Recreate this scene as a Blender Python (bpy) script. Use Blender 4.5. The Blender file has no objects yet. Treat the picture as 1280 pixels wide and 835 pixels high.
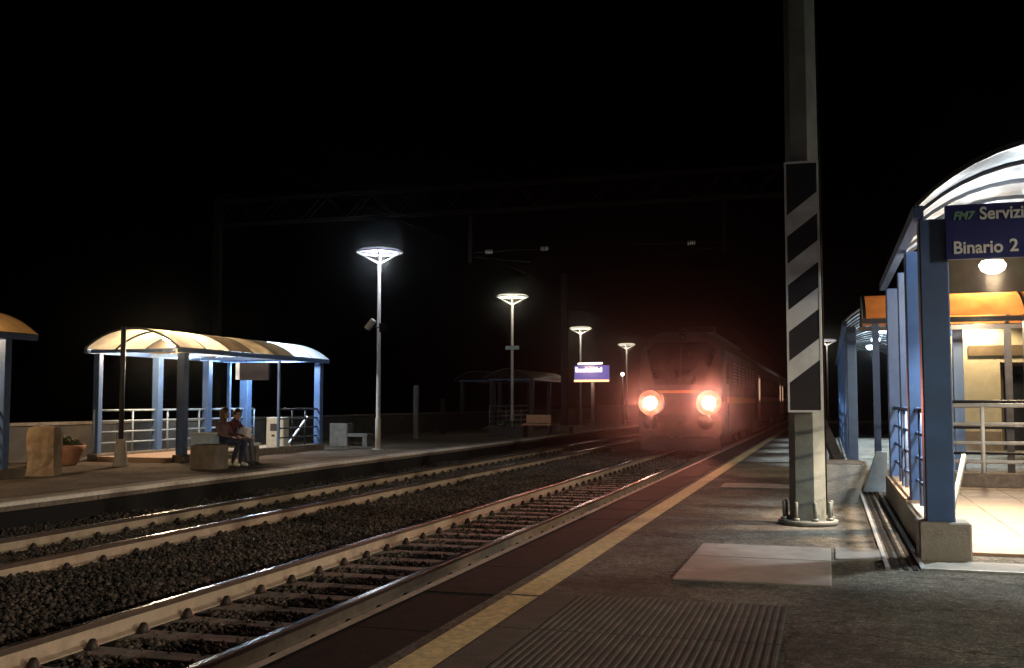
import bpy, math, random
import numpy as np
from mathutils import Vector, Matrix
random.seed(7)
RNG = np.random.default_rng(7)
R = math.radians
scene = bpy.context.scene
COL = scene.collection

# ------------------------------------------------------------------ camera
cam_d = bpy.data.cameras.new("camera")
cam = bpy.data.objects.new("camera", cam_d)
COL.objects.link(cam)
cam_d.sensor_width = 36.0
cam_d.lens = 36.0 * 1300.0 / 1280.0
cam_d.clip_start = 0.05
cam_d.clip_end = 2000.0
cam.location = (0.0, 0.0, 1.39)
cam.rotation_euler = (R(90) + math.atan(85.5 / 1300.0), 0.0, math.atan(395.0 * math.cos(math.atan(85.5 / 1300.0)) / 1300.0))
scene.camera = cam

# ------------------------------------------------------------------ night sky and exposure
world = bpy.data.worlds.new("World")
scene.world = world
world.use_nodes = True
wn = world.node_tree
bg = wn.nodes["Background"]
sky_tex = wn.nodes.new("ShaderNodeTexSky")
sky_tex.sky_type = 'NISHITA'
sky_tex.sun_disc = False
sky_tex.sun_elevation = R(-9.0)
sky_tex.sun_rotation = R(200.0)
wn.links.new(sky_tex.outputs[0], bg.inputs[0])
bg.inputs[1].default_value = 0.05
scene.view_settings.view_transform = 'Standard'
scene.view_settings.look = 'None'
scene.view_settings.exposure = 0.0
scene.view_settings.gamma = 1.0
cy = scene.cycles
cy.use_denoising = True
cy.max_bounces = 6
cy.diffuse_bounces = 3
cy.glossy_bounces = 3
cy.transmission_bounces = 4
cy.volume_bounces = 0
cy.sample_clamp_indirect = 4.0
cy.use_light_tree = True
HAZE = 0.0005          # density of the haze added for the lamps' glow
HAZE_G = 0.986

# ------------------------------------------------------------------ materials
def new_mat(name):
    m = bpy.data.materials.new(name)
    m.use_nodes = True
    nt = m.node_tree
    return m, nt, nt.nodes["Principled BSDF"]

def surf(name, c, rough=0.7, c2=None, scale=6.0, bump=0.0, bscale=60.0, metal=0.0, detail=6.0, c3=None, scale3=0.7, spec=0.4):
    """base colour broken up by noise, fine relief by bump"""
    m, nt, b = new_mat(name)
    tc = nt.nodes.new("ShaderNodeTexCoord")
    b.inputs["Roughness"].default_value = rough
    b.inputs["Metallic"].default_value = metal
    b.inputs["Specular IOR Level"].default_value = spec
    c2 = c2 or tuple(v * 0.72 for v in c)
    n = nt.nodes.new("ShaderNodeTexNoise")
    n.inputs["Scale"].default_value = scale
    n.inputs["Detail"].default_value = detail
    n.inputs["Roughness"].default_value = 0.65
    nt.links.new(tc.outputs["Object"], n.inputs["Vector"])
    r = nt.nodes.new("ShaderNodeValToRGB")
    r.color_ramp.elements[0].position = 0.32
    r.color_ramp.elements[1].position = 0.68
    r.color_ramp.elements[0].color = (*c2, 1)
    r.color_ramp.elements[1].color = (*c, 1)
    nt.links.new(n.outputs["Fac"], r.inputs["Fac"])
    out = r.outputs["Color"]
    if c3:
        n3 = nt.nodes.new("ShaderNodeTexNoise")
        n3.inputs["Scale"].default_value = scale3
        n3.inputs["Detail"].default_value = 5.0
        nt.links.new(tc.outputs["Object"], n3.inputs["Vector"])
        r3 = nt.nodes.new("ShaderNodeValToRGB")
        r3.color_ramp.elements[0].position = 0.45
        r3.color_ramp.elements[1].position = 0.62
        mx = nt.nodes.new("ShaderNodeMixRGB")
        nt.links.new(n3.outputs["Fac"], r3.inputs["Fac"])
        nt.links.new(r3.outputs["Color"], mx.inputs["Fac"])
        nt.links.new(out, mx.inputs["Color1"])
        mx.inputs["Color2"].default_value = (*c3, 1)
        out = mx.outputs["Color"]
    nt.links.new(out, b.inputs["Base Color"])
    if bump > 0:
        nb = nt.nodes.new("ShaderNodeTexNoise")
        nb.inputs["Scale"].default_value = bscale
        nb.inputs["Detail"].default_value = 4.0
        nt.links.new(tc.outputs["Object"], nb.inputs["Vector"])
        bp = nt.nodes.new("ShaderNodeBump")
        bp.inputs["Strength"].default_value = bump
        bp.inputs["Distance"].default_value = 0.02
        nt.links.new(nb.outputs["Fac"], bp.inputs["Height"])
        nt.links.new(bp.outputs["Normal"], b.inputs["Normal"])
    return m

def glow(name, c, strength):
    m, nt, b = new_mat(name)
    b.inputs["Base Color"].default_value = (0.05, 0.05, 0.05, 1)
    b.inputs["Emission Color"].default_value = (*c, 1)
    b.inputs["Emission Strength"].default_value = strength
    return m

def polycarb(name, c, trans=0.55):
    m = bpy.data.materials.new(name)
    m.use_nodes = True
    nt = m.node_tree
    for n in list(nt.nodes):
        nt.nodes.remove(n)
    o = nt.nodes.new("ShaderNodeOutputMaterial")
    d = nt.nodes.new("ShaderNodeBsdfDiffuse")
    t = nt.nodes.new("ShaderNodeBsdfTranslucent")
    g = nt.nodes.new("ShaderNodeBsdfGlossy")
    g.inputs["Roughness"].default_value = 0.25
    tc = nt.nodes.new("ShaderNodeTexCoord")
    ns = nt.nodes.new("ShaderNodeTexNoise")
    ns.inputs["Scale"].default_value = 2.3
    ns.inputs["Detail"].default_value = 7.0
    nt.links.new(tc.outputs["Object"], ns.inputs["Vector"])
    rr = nt.nodes.new("ShaderNodeValToRGB")
    rr.color_ramp.elements[0].position = 0.3
    rr.color_ramp.elements[1].position = 0.6
    rr.color_ramp.elements[0].color = (*[v * 0.6 for v in c], 1)
    rr.color_ramp.elements[1].color = (*c, 1)
    nt.links.new(ns.outputs["Fac"], rr.inputs["Fac"])
    for s in (d, t):
        nt.links.new(rr.outputs["Color"], s.inputs["Color"])
    m1 = nt.nodes.new("ShaderNodeMixShader")
    m1.inputs[0].default_value = trans
    nt.links.new(d.outputs[0], m1.inputs[1])
    nt.links.new(t.outputs[0], m1.inputs[2])
    m2 = nt.nodes.new("ShaderNodeMixShader")
    m2.inputs[0].default_value = 0.05
    nt.links.new(m1.outputs[0], m2.inputs[1])
    nt.links.new(g.outputs[0], m2.inputs[2])
    nt.links.new(m2.outputs[0], o.inputs[0])
    return m

M = {}
def paving(name, a, b_, speck, crack=True):
    """asphalt: broad stains, mottling, stone chips and a few wandering cracks"""
    m, nt, b = new_mat(name)
    L = nt.links.new
    tc = nt.nodes.new("ShaderNodeTexCoord")
    def noise(sc, det, rough=0.65):
        n = nt.nodes.new("ShaderNodeTexNoise"); n.inputs["Scale"].default_value = sc; n.inputs["Detail"].default_value = det
        n.inputs["Roughness"].default_value = rough; L(tc.outputs["Object"], n.inputs["Vector"]); return n
    def ramp(src, p0, p1, c0, c1):
        r = nt.nodes.new("ShaderNodeValToRGB"); e = r.color_ramp.elements
        e[0].position = p0; e[1].position = p1; e[0].color = (*c0, 1); e[1].color = (*c1, 1); L(src, r.inputs[0]); return r.outputs[0]
    def mix(kind, x, y, f=1.0):
        q = nt.nodes.new("ShaderNodeMixRGB"); q.blend_type = kind
        if isinstance(f, float): q.inputs[0].default_value = f
        else: L(f, q.inputs[0])
        L(x, q.inputs[1]); L(y, q.inputs[2]); return q.outputs[0]
    col = ramp(noise(9.0, 8.0, 0.75).outputs[0], 0.34, 0.66, b_, a)
    col = mix('MULTIPLY', col, ramp(noise(0.9, 6.0).outputs[0], 0.36, 0.62, (0.5, 0.5, 0.5), (1.15, 1.12, 1.08)))
    v = nt.nodes.new("ShaderNodeTexVoronoi"); v.inputs["Scale"].default_value = 70.0; L(tc.outputs["Object"], v.inputs["Vector"])
    chips = ramp(v.outputs["Color"], 0.55, 0.95, (0.62, 0.62, 0.62), (speck, speck * 0.97, speck * 0.92))
    col = mix('MULTIPLY', col, chips, 0.85)
    if crack:
        w = nt.nodes.new("ShaderNodeVectorMath"); w.operation = 'ADD'
        nw = noise(1.8, 4.0); sc = nt.nodes.new("ShaderNodeVectorMath"); sc.operation = 'SCALE'; sc.inputs[3].default_value = 0.7
        L(nw.outputs["Color"], sc.inputs[0]); L(tc.outputs["Object"], w.inputs[0]); L(sc.outputs[0], w.inputs[1])
        vc = nt.nodes.new("ShaderNodeTexVoronoi"); vc.feature = 'DISTANCE_TO_EDGE'; vc.inputs["Scale"].default_value = 0.42; L(w.outputs[0], vc.inputs["Vector"])
        col = mix('MULTIPLY', col, ramp(vc.outputs["Distance"], 0.002, 0.008, (0.45, 0.44, 0.42), (1, 1, 1)))
    L(col, b.inputs["Base Color"]); b.inputs["Roughness"].default_value = 0.95; b.inputs["Specular IOR Level"].default_value = 0.1
    bp = nt.nodes.new("ShaderNodeBump"); bp.inputs["Strength"].default_value = 0.8; bp.inputs["Distance"].default_value = 0.012
    L(noise(85.0, 3.0).outputs[0], bp.inputs["Height"]); L(bp.outputs[0], b.inputs["Normal"])
    return m
M['asphalt'] = paving("asphalt", (0.215, 0.205, 0.178), (0.085, 0.08, 0.07), 1.8)
M['asphalt_left'] = paving("asphalt_left", (0.19, 0.145, 0.11), (0.085, 0.066, 0.052), 1.5, False)
M['tile_floor'] = surf("tile_floor", (0.34, 0.225, 0.15), 0.6, (0.27, 0.175, 0.115), 9, 0.15, 80)
M['coping'] = surf("coping", (0.24, 0.175, 0.13), 0.85, (0.10, 0.085, 0.07), 9, 0.4, 70)
M['coping_dark'] = surf("coping_dark", (0.026, 0.027, 0.024), 0.9, (0.013, 0.013, 0.012), 9, 0.4, 70, spec=0.05)
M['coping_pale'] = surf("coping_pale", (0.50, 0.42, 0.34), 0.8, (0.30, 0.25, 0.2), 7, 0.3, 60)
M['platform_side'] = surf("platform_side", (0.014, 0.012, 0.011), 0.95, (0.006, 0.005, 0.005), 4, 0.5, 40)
M['concrete'] = surf("concrete", (0.34, 0.31, 0.27), 0.85, (0.22, 0.20, 0.17), 5, 0.35, 55, c3=(0.26, 0.24, 0.2), scale3=1.7)
M['concrete_dark'] = surf("concrete_dark", (0.17, 0.135, 0.10), 0.9, (0.09, 0.07, 0.055), 5, 0.4, 45)
M['cover_slab'] = surf("cover_slab", (0.30, 0.27, 0.235), 0.8, (0.17, 0.155, 0.14), 4, 0.35, 90, c3=(0.22, 0.2, 0.18), scale3=2.5)
M['tactile'] = surf("tactile", (0.125, 0.12, 0.098), 0.9, (0.065, 0.063, 0.055), 5, 0.3, 90, c3=(0.08, 0.077, 0.066), scale3=1.4, spec=0.1)
M['yellow'] = surf("yellow_paint", (0.82, 0.64, 0.30), 0.8, (0.52, 0.41, 0.20), 12, 0.4, 120, c3=(0.48, 0.39, 0.2), scale3=17.0)
M['white_line'] = surf("white_line", (0.80, 0.70, 0.62), 0.7, (0.55, 0.48, 0.42), 10, 0.2, 100)
M['rail_rust'] = surf("rail_rust", (0.45, 0.34, 0.24), 0.8, (0.27, 0.2, 0.14), 7, 0.3, 80, c3=(0.36, 0.28, 0.2), scale3=1.3)
M['rail_top'] = surf("rail_top", (0.55, 0.5, 0.46), 0.22, (0.35, 0.31, 0.28), 5, 0.0, 80, metal=1.0)
M['rail_headside'] = surf("rail_headside", (0.08, 0.055, 0.04), 0.6, (0.045, 0.03, 0.022), 7, 0.2, 80)
M['clip'] = surf("clip_iron", (0.035, 0.024, 0.018), 0.6, (0.02, 0.014, 0.01), 20)
M['sleeper'] = surf("sleeper", (0.30, 0.245, 0.20), 0.9, (0.13, 0.10, 0.085), 7, 0.4, 50)
M['ballast_bed'] = surf("ballast_bed", (0.065, 0.052, 0.042), 0.95, (0.02, 0.016, 0.013), 18, 1.0, 25)
M['earth'] = surf("earth", (0.03, 0.028, 0.022), 0.95, (0.015, 0.014, 0.01), 2, 0.6, 8)
M['blue_paint'] = surf("blue_paint", (0.082, 0.148, 0.31), 0.45, (0.055, 0.10, 0.22), 3, 0.05, 30, c3=(0.065, 0.115, 0.22), scale3=2.5)
M['rail_paint'] = surf("railing_paint", (0.30, 0.36, 0.42), 0.4, (0.2, 0.25, 0.3), 6, 0.05, 40)
M['white_paint'] = surf("white_paint", (0.75, 0.73, 0.68), 0.5, (0.55, 0.53, 0.48), 5, 0.05, 40)
M['dark_steel'] = surf("dark_steel", (0.045, 0.045, 0.05), 0.5, (0.025, 0.025, 0.03), 6, 0.05, 40)
M['galv'] = surf("galvanised", (0.42, 0.43, 0.42), 0.5, (0.28, 0.29, 0.28), 5, 0.1, 50, metal=0.35)
M['lamp_pole'] = surf("lamp_pole_paint", (0.38, 0.36, 0.33), 0.5, (0.27, 0.255, 0.235), 5, 0.05, 40)
M['mast_steel'] = surf("mast_steel", (0.22, 0.23, 0.195), 0.6, (0.13, 0.135, 0.115), 3.5, 0.2, 50, c3=(0.14, 0.14, 0.12), scale3=1.2)
M['mast_black'] = surf("mast_black", (0.018, 0.016, 0.016), 0.85, spec=0.1)
M['mast_dark'] = surf("mast_weathered", (0.012, 0.0105, 0.0095), 0.9, (0.007, 0.006, 0.0055), 4, 0.1, 40, spec=0.05)
M['board_black'] = surf("board_black", (0.016, 0.016, 0.018), 0.5, (0.01, 0.01, 0.011), 8)
M['board_white'] = surf("board_white", (0.60, 0.58, 0.54), 0.5, (0.40, 0.39, 0.36), 6, 0.05, 40, c3=(0.48, 0.45, 0.42), scale3=2.2)
M['sign_blue'] = surf("sign_blue", (0.022, 0.032, 0.16), 0.35, (0.018, 0.026, 0.13), 3)
M['letter_white'] = surf("letter_white", (0.80, 0.80, 0.80), 0.5, (0.72, 0.72, 0.72), 10)
M['letter_green'] = surf("letter_green", (0.22, 0.42, 0.30), 0.5, (0.18, 0.36, 0.26), 10)
M['roof_warm'] = polycarb("roof_polycarbonate", (0.78, 0.68, 0.52), 0.5)
M['roof_amber'] = polycarb("roof_amber", (0.74, 0.27, 0.08), 0.55)
M['roof_tan'] = polycarb("roof_tan", (0.66, 0.40, 0.17), 0.48)
M['roof_brown'] = polycarb("roof_dim_tint", (0.20, 0.125, 0.06), 0.28)  # brown tint stands in for the dimly lit stretch of roof
M['roof_grey'] = polycarb('roof_grey_sheet', (0.34, 0.33, 0.27), 0.3)  # greyish sheet with little translucency
M['roof_clear'] = polycarb("roof_frosted", (0.80, 0.86, 0.90), 0.55)
M['terracotta'] = surf("terracotta", (0.36, 0.17, 0.09), 0.8, (0.24, 0.11, 0.06), 6, 0.2, 40)
M['soil'] = surf("soil", (0.05, 0.035, 0.025), 0.95)
M['leaf'] = surf("leaf", (0.045, 0.07, 0.025), 0.6, (0.025, 0.042, 0.014), 8)
M['flower'] = surf("petal", (0.55, 0.5, 0.35), 0.7)
M['bin_grey'] = surf("bin_grey", (0.45, 0.47, 0.44), 0.55, (0.36, 0.38, 0.35), 6)
M['wood_slat'] = surf("bench_slat", (0.42, 0.36, 0.27), 0.55, (0.28, 0.23, 0.17), 9)
M['plaster'] = surf("plaster", (0.50, 0.41, 0.26), 0.85, (0.38, 0.30, 0.19), 3, 0.2, 40, c3=(0.42, 0.34, 0.21), scale3=0.8)
M['plaster_base'] = surf("plaster_base", (0.25, 0.18, 0.12), 0.85, (0.17, 0.12, 0.08), 4, 0.2, 40)
M['shutter'] = surf("shutter", (0.13, 0.085, 0.045), 0.6, (0.09, 0.06, 0.03), 6)
M['glass_dark'] = surf("glass_dark", (0.02, 0.02, 0.022), 0.08, (0.015, 0.015, 0.017), 2, spec=0.6)
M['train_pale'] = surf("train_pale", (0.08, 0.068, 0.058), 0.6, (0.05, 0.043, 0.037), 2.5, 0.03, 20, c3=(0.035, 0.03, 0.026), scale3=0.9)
M['train_green'] = surf("train_green", (0.05, 0.22, 0.14), 0.4, (0.04, 0.17, 0.11), 3)
M['train_dark'] = surf("train_dark", (0.035, 0.03, 0.03), 0.6, (0.02, 0.018, 0.018), 4, 0.1, 30)
M['train_stripe'] = surf("train_stripe", (0.60, 0.28, 0.12), 0.45, (0.48, 0.22, 0.1), 4)
M['train_roof'] = surf("train_roof", (0.17, 0.15, 0.14), 0.7, (0.1, 0.09, 0.08), 3)
M['coach_side'] = surf("coach_side", (0.12, 0.065, 0.05), 0.5, (0.08, 0.045, 0.035), 2.5)
M['skin'] = surf("skin", (0.55, 0.36, 0.27), 0.55, (0.48, 0.30, 0.22), 9)
M['hair_dark'] = surf("hair_dark", (0.025, 0.017, 0.012), 0.5, (0.015, 0.01, 0.008), 30)
M['hair_brown'] = surf("hair_brown", (0.11, 0.055, 0.03), 0.5, (0.06, 0.03, 0.018), 30)
M['cloth_red'] = surf("cloth_maroon", (0.09, 0.02, 0.022), 0.9, (0.08, 0.02, 0.02), 12)
M['cloth_pink'] = surf("cloth_mauve", (0.09, 0.05, 0.05), 0.9, (0.15, 0.08, 0.08), 12)
M['cloth_navy'] = surf("cloth_navy", (0.022, 0.025, 0.05), 0.9, (0.014, 0.016, 0.035), 12)
M['denim'] = surf("cloth_denim", (0.10, 0.10, 0.12), 0.9, (0.06, 0.06, 0.08), 14)
M['shoe_pale'] = surf("shoe_pale", (0.62, 0.60, 0.45), 0.7)
M['shoe_dark'] = surf("shoe_dark", (0.05, 0.045, 0.04), 0.6)
M['paper'] = surf("paper", (0.75, 0.72, 0.75), 0.7)
M['insulator'] = surf("insulator", (0.7, 0.68, 0.62), 0.15, (0.6, 0.58, 0.52), 4)
M['wire'] = surf("copper_wire", (0.006, 0.005, 0.004), 0.9, spec=0.0)
# things that give off light
M['lamp_cool'] = glow("lamp_cool", (0.62, 0.62, 1.0), 1.35)
M['lamp_neutral'] = glow("lamp_neutral", (1.0, 0.95, 0.76), 2.6)
M['bulb_warm'] = glow("bulb_warm", (1.0, 0.78, 0.50), 14.0)
M['bulb_white'] = glow("bulb_white", (1.0, 0.93, 0.80), 14.0)
M['bulb_cool'] = glow("bulb_cool", (0.65, 0.80, 1.0), 12.0)
M['headlamp'] = glow("headlamp", (1.0, 0.84, 0.70), 13.0)
M['halo_glow'] = glow("halo_glow", (1.0, 0.20, 0.10), 0.9)  # orange emission imitating the bloom round the headlights
M['sign_lit'] = glow("sign_lit", (0.22, 0.18, 0.72), 0.55)
M['sign_lit_text'] = glow("sign_lit_text", (1.0, 0.80, 0.72), 3.0)
M['sign_tube'] = glow("sign_tube", (1.0, 0.55, 0.25), 2.2)
M['coach_lit'] = glow("coach_lit", (1.0, 0.62, 0.36), 0.7)
M['red_lamp'] = glow("red_lamp", (1.0, 0.12, 0.06), 6.0)

# ------------------------------------------------------------------ mesh helpers
class MB:
    """collects shapes that become ONE mesh"""
    def __init__(s):
        s.v = []; s.f = []; s.sm = []; s.mi = []
    def add(s, vs, fs, smooth=False, mi=0):
        o = len(s.v)
        s.v.extend([tuple(v) for v in vs])
        for f in fs:
            s.f.append(tuple(i + o for i in f)); s.sm.append(smooth); s.mi.append(mi)
        return s
    def box(s, x0, x1, y0, y1, z0, z1, mi=0):
        x0, x1 = min(x0, x1), max(x0, x1); y0, y1 = min(y0, y1), max(y0, y1)
        v = [(x, y, z) for z in (z0, z1) for y in (y0, y1) for x in (x0, x1)]
        return s.add(v, [(0, 2, 3, 1), (4, 5, 7, 6), (0, 1, 5, 4), (2, 6, 7, 3), (0, 4, 6, 2), (1, 3, 7, 5)], False, mi)
    def cbox(s, x0, x1, y0, y1, z0, z1, b=0.01, mi=0):
        """box with chamfered vertical and top edges"""
        def ring(i, z):
            return [(x0 + i + b, y0 + i, z), (x1 - i - b, y0 + i, z), (x1 - i, y0 + i + b, z), (x1 - i, y1 - i - b, z),
                    (x1 - i - b, y1 - i, z), (x0 + i + b, y1 - i, z), (x0 + i, y1 - i - b, z), (x0 + i, y0 + i + b, z)]
        rs = [ring(0, z0), ring(0, z1 - b), ring(b * 0.8, z1)]
        v = sum(rs, [])
        f = [tuple(range(7, -1, -1)), tuple(range(16, 24))]
        for k in range(2):
            for i in range(8):
                j = (i + 1) % 8
                f.append((k * 8 + i, k * 8 + j, (k + 1) * 8 + j, (k + 1) * 8 + i))
        return s.add(v, f, False, mi)
    def tube(s, pts, r, n=8, mi=0, caps=True, smooth=True):
        pts = [Vector(p) for p in pts]
        rs = r if isinstance(r, (list, tuple)) else [r] * len(pts)
        v = []; f = []
        prev = None
        for i, p in enumerate(pts):
            a = pts[max(i - 1, 0)]; b = pts[min(i + 1, len(pts) - 1)]
            t = (b - a).normalized()
            if prev is None:
                u = t.orthogonal().normalized()
            else:
                u = (prev - t * prev.dot(t)).normalized()
            prev = u
            w = t.cross(u)
            for k in range(n):
                an = 2 * math.pi * k / n
                v.append(p + (u * math.cos(an) + w * math.sin(an)) * rs[i])
        for i in range(len(pts) - 1):
            for k in range(n):
                j = (k + 1) % n
                f.append((i * n + k, i * n + j, (i + 1) * n + j, (i + 1) * n + k))
        s.add(v, f, smooth, mi)
        if caps:
            o = len(s.v) - len(v)
            s.f.append(tuple(o + k for k in range(n - 1, -1, -1))); s.sm.append(False); s.mi.append(mi)
            e = o + (len(pts) - 1) * n
            s.f.append(tuple(e + k for k in range(n))); s.sm.append(False); s.mi.append(mi)
        return s
    def bar(s, a, b, w, h, mi=0):
        """rectangular bar from a to b, width w (horizontal), height h"""
        a = Vector(a); b = Vector(b)
        t = (b - a).normalized()
        up = Vector((0, 0, 1)) if abs(t.z) < 0.95 else Vector((0, 1, 0))
        u = t.cross(up).normalized(); q = u.cross(t).normalized()
        v = []
        for p in (a, b):
            for (i, j) in ((-1, -1), (1, -1), (1, 1), (-1, 1)):
                v.append(p + u * (i * w / 2) + q * (j * h / 2))
        return s.add(v, [(0, 1, 2, 3), (7, 6, 5, 4), (0, 4, 5, 1), (1, 5, 6, 2), (2, 6, 7, 3), (3, 7, 4, 0)], False, mi)
    def lathe(s, prof, n=20, c=(0, 0, 0), mi=0, smooth=True, axis='z'):
        v = []; f = []
        for (r, z) in prof:
            for k in range(n):
                a = 2 * math.pi * k / n
                if axis == 'z':
                    v.append((c[0] + r * math.cos(a), c[1] + r * math.sin(a), c[2] + z))
                elif axis == 'y':
                    v.append((c[0] + r * math.cos(a), c[1] + z, c[2] + r * math.sin(a)))
                else:
                    v.append((c[0] + z, c[1] + r * math.cos(a), c[2] + r * math.sin(a)))
        for i in range(len(prof) - 1):
            for k in range(n):
                j = (k + 1) % n
                f.append((i * n + k, i * n + j, (i + 1) * n + j, (i + 1) * n + k))
        if prof[0][0] > 1e-6: f.append(tuple(range(n - 1, -1, -1)))
        if prof[-1][0] > 1e-6: f.append(tuple((len(prof) - 1) * n + k for k in range(n)))
        return s.add(v, f, smooth, mi)
    def prism(s, poly, axis, a, b, mi=0, smooth=False):
        """polygon extruded along an axis; poly holds the two other coordinates in order"""
        n = len(poly); v = []
        for t in (a, b):
            for (p, q) in poly:
                v.append({'x': (t, p, q), 'y': (p, t, q), 'z': (p, q, t)}[axis])
        f = [tuple(range(n)), tuple(range(2 * n - 1, n - 1, -1))]
        for i in range(n):
            j = (i + 1) % n
            f.append((i, i + n, j + n, j))
        return s.add(v, f, smooth, mi)
    def mesh(s, name, mats):
        me = bpy.data.meshes.new(name)
        me.from_pydata(s.v, [], s.f)
        for m in (mats if isinstance(mats, (list, tuple)) else [mats]):
            me.materials.append(m)
        me.polygons.foreach_set("use_smooth", s.sm)
        me.polygons.foreach_set("material_index", s.mi)
        import bmesh
        bm = bmesh.new(); bm.from_mesh(me)
        bmesh.ops.recalc_face_normals(bm, faces=bm.faces)
        bm.to_mesh(me); bm.free()
        me.update()
        return me
    def build(s, name, mats, parent=None, loc=(0, 0, 0), rot=(0, 0, 0)):
        return link(name, s.mesh(name, mats), parent, loc, rot)

def link(name, me, parent=None, loc=(0, 0, 0), rot=(0, 0, 0)):
    o = bpy.data.objects.new(name, me)
    COL.objects.link(o)
    o.location = loc; o.rotation_euler = rot
    if parent: o.parent = parent
    return o

def tag(o, label=None, cat=None, group=None, kind=None):
    if label: o['label'] = label
    if cat: o['category'] = cat
    if group: o['group'] = group
    if kind: o['kind'] = kind
    return o

def empty(name, loc, label, cat, group=None, rz=0.0):
    o = bpy.data.objects.new(name, None)
    COL.objects.link(o)
    o.empty_display_size = 0.2
    o.location = loc; o.rotation_euler = (0, 0, rz)
    return tag(o, label, cat, group)

def copy_tree(o, parent=None):
    kids = list(o.children)
    c = o.copy(); COL.objects.link(c)
    if parent: c.parent = parent
    for k in kids: copy_tree(k, c)
    return c

def lamp(name, parent, loc, power, color, radius=0.08, kind='POINT', rot=(0, 0, 0), spot=90, blend=0.6):
    d = bpy.data.lights.new(name, kind)
    d.energy = power; d.color = color; d.shadow_soft_size = radius
    if kind == 'SPOT':
        d.spot_size = R(spot); d.spot_blend = blend
    o = bpy.data.objects.new(name, d)
    COL.objects.link(o)
    o.location = loc; o.rotation_euler = rot
    if parent: o.parent = parent
    return o

WARM = (1.0, 0.74, 0.46)
PEACH = (1.0, 0.70, 0.45)
COOL = (0.68, 0.86, 1.0)
NEUT = (1.0, 0.90, 0.72)

# ------------------------------------------------------------------ ground, platforms, ballast
def structure(o):
    return tag(o, kind='structure')

EDGE = -2.95; LEDGE = -10.9
structure(MB().box(-900, 900, -900, 900, -1.2, -0.62).build("ground", M['earth']))
# platforms are solid blocks with an undercut below the coping
structure(MB().box(EDGE + 0.62, 24, -16, 150, -0.6, 0.0).build("platform", M['asphalt']))
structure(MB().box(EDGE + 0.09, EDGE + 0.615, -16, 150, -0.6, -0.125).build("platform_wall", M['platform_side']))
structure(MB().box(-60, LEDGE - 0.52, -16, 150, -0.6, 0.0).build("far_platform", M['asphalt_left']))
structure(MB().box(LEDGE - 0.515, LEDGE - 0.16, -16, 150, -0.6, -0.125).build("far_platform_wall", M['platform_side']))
# coping slabs, one by one
def coping(parent_name, x0, x1, ystart, yend, mat, label):
    root = bpy.data.objects.new(parent_name, None); COL.objects.link(root); structure(root)
    L = 1.25
    base = None; y = ystart; i = 0
    while y < yend:
        m = MB().cbox(x0, x1, 0.006, L - 0.006, -0.12, 0.0, 0.008)
        if base is None:
            base = m.build("coping_stone", mat, root); o = base
        else:
            o = base.copy(); COL.objects.link(o)
        o.location = (random.uniform(-0.006, 0.006), y, random.uniform(0.0, 0.006))
        y += L; i += 1
    return root
coping("platform_edge", EDGE, EDGE + 0.612, -9, 122, M['coping_dark'], None)
coping("far_platform_edge", LEDGE - 0.512, LEDGE, 2.5, 125, M['coping'], None)
# painted lines: worn white line on the far edge, yellow safety line
def line(name, x0, x1, segs, mat, z=0.004):
    m = MB()
    for (a, b) in segs:
        n = max(1, int((b - a) / 1.0)); 
        for k in range(n):
            ya = a + (b - a) * k / n; yb = a + (b - a) * (k + 1) / n
            m.add([(x0, ya, z), (x1, ya, z), (x1, yb, z), (x0, yb, z)], [(0, 1, 2, 3)])
    return structure(m.build(name, mat))
line("white_line", LEDGE - 0.06, LEDGE - 0.004, [(2, 122)], M['white_line'], 0.011)
structure(MB().box(LEDGE + 0.001, LEDGE + 0.016, 2, 122, -0.045, 0.008).build("edge_nosing", M['white_line']))
line("yellow_line", -2.235, -2.01, [(-6, 1.2), (1.25, 4.95), (5.0, 7.27), (7.33, 19.6), (19.66, 120)], M['yellow'], 0.0045)
# thin line by the coping that the headlights pick out
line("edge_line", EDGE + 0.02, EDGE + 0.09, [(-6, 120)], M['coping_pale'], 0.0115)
structure(MB().box(LEDGE - 0.15, EDGE + 0.085, -16, 190, -0.61, -0.5).build("ballast_bed", M['ballast_bed']))

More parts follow.
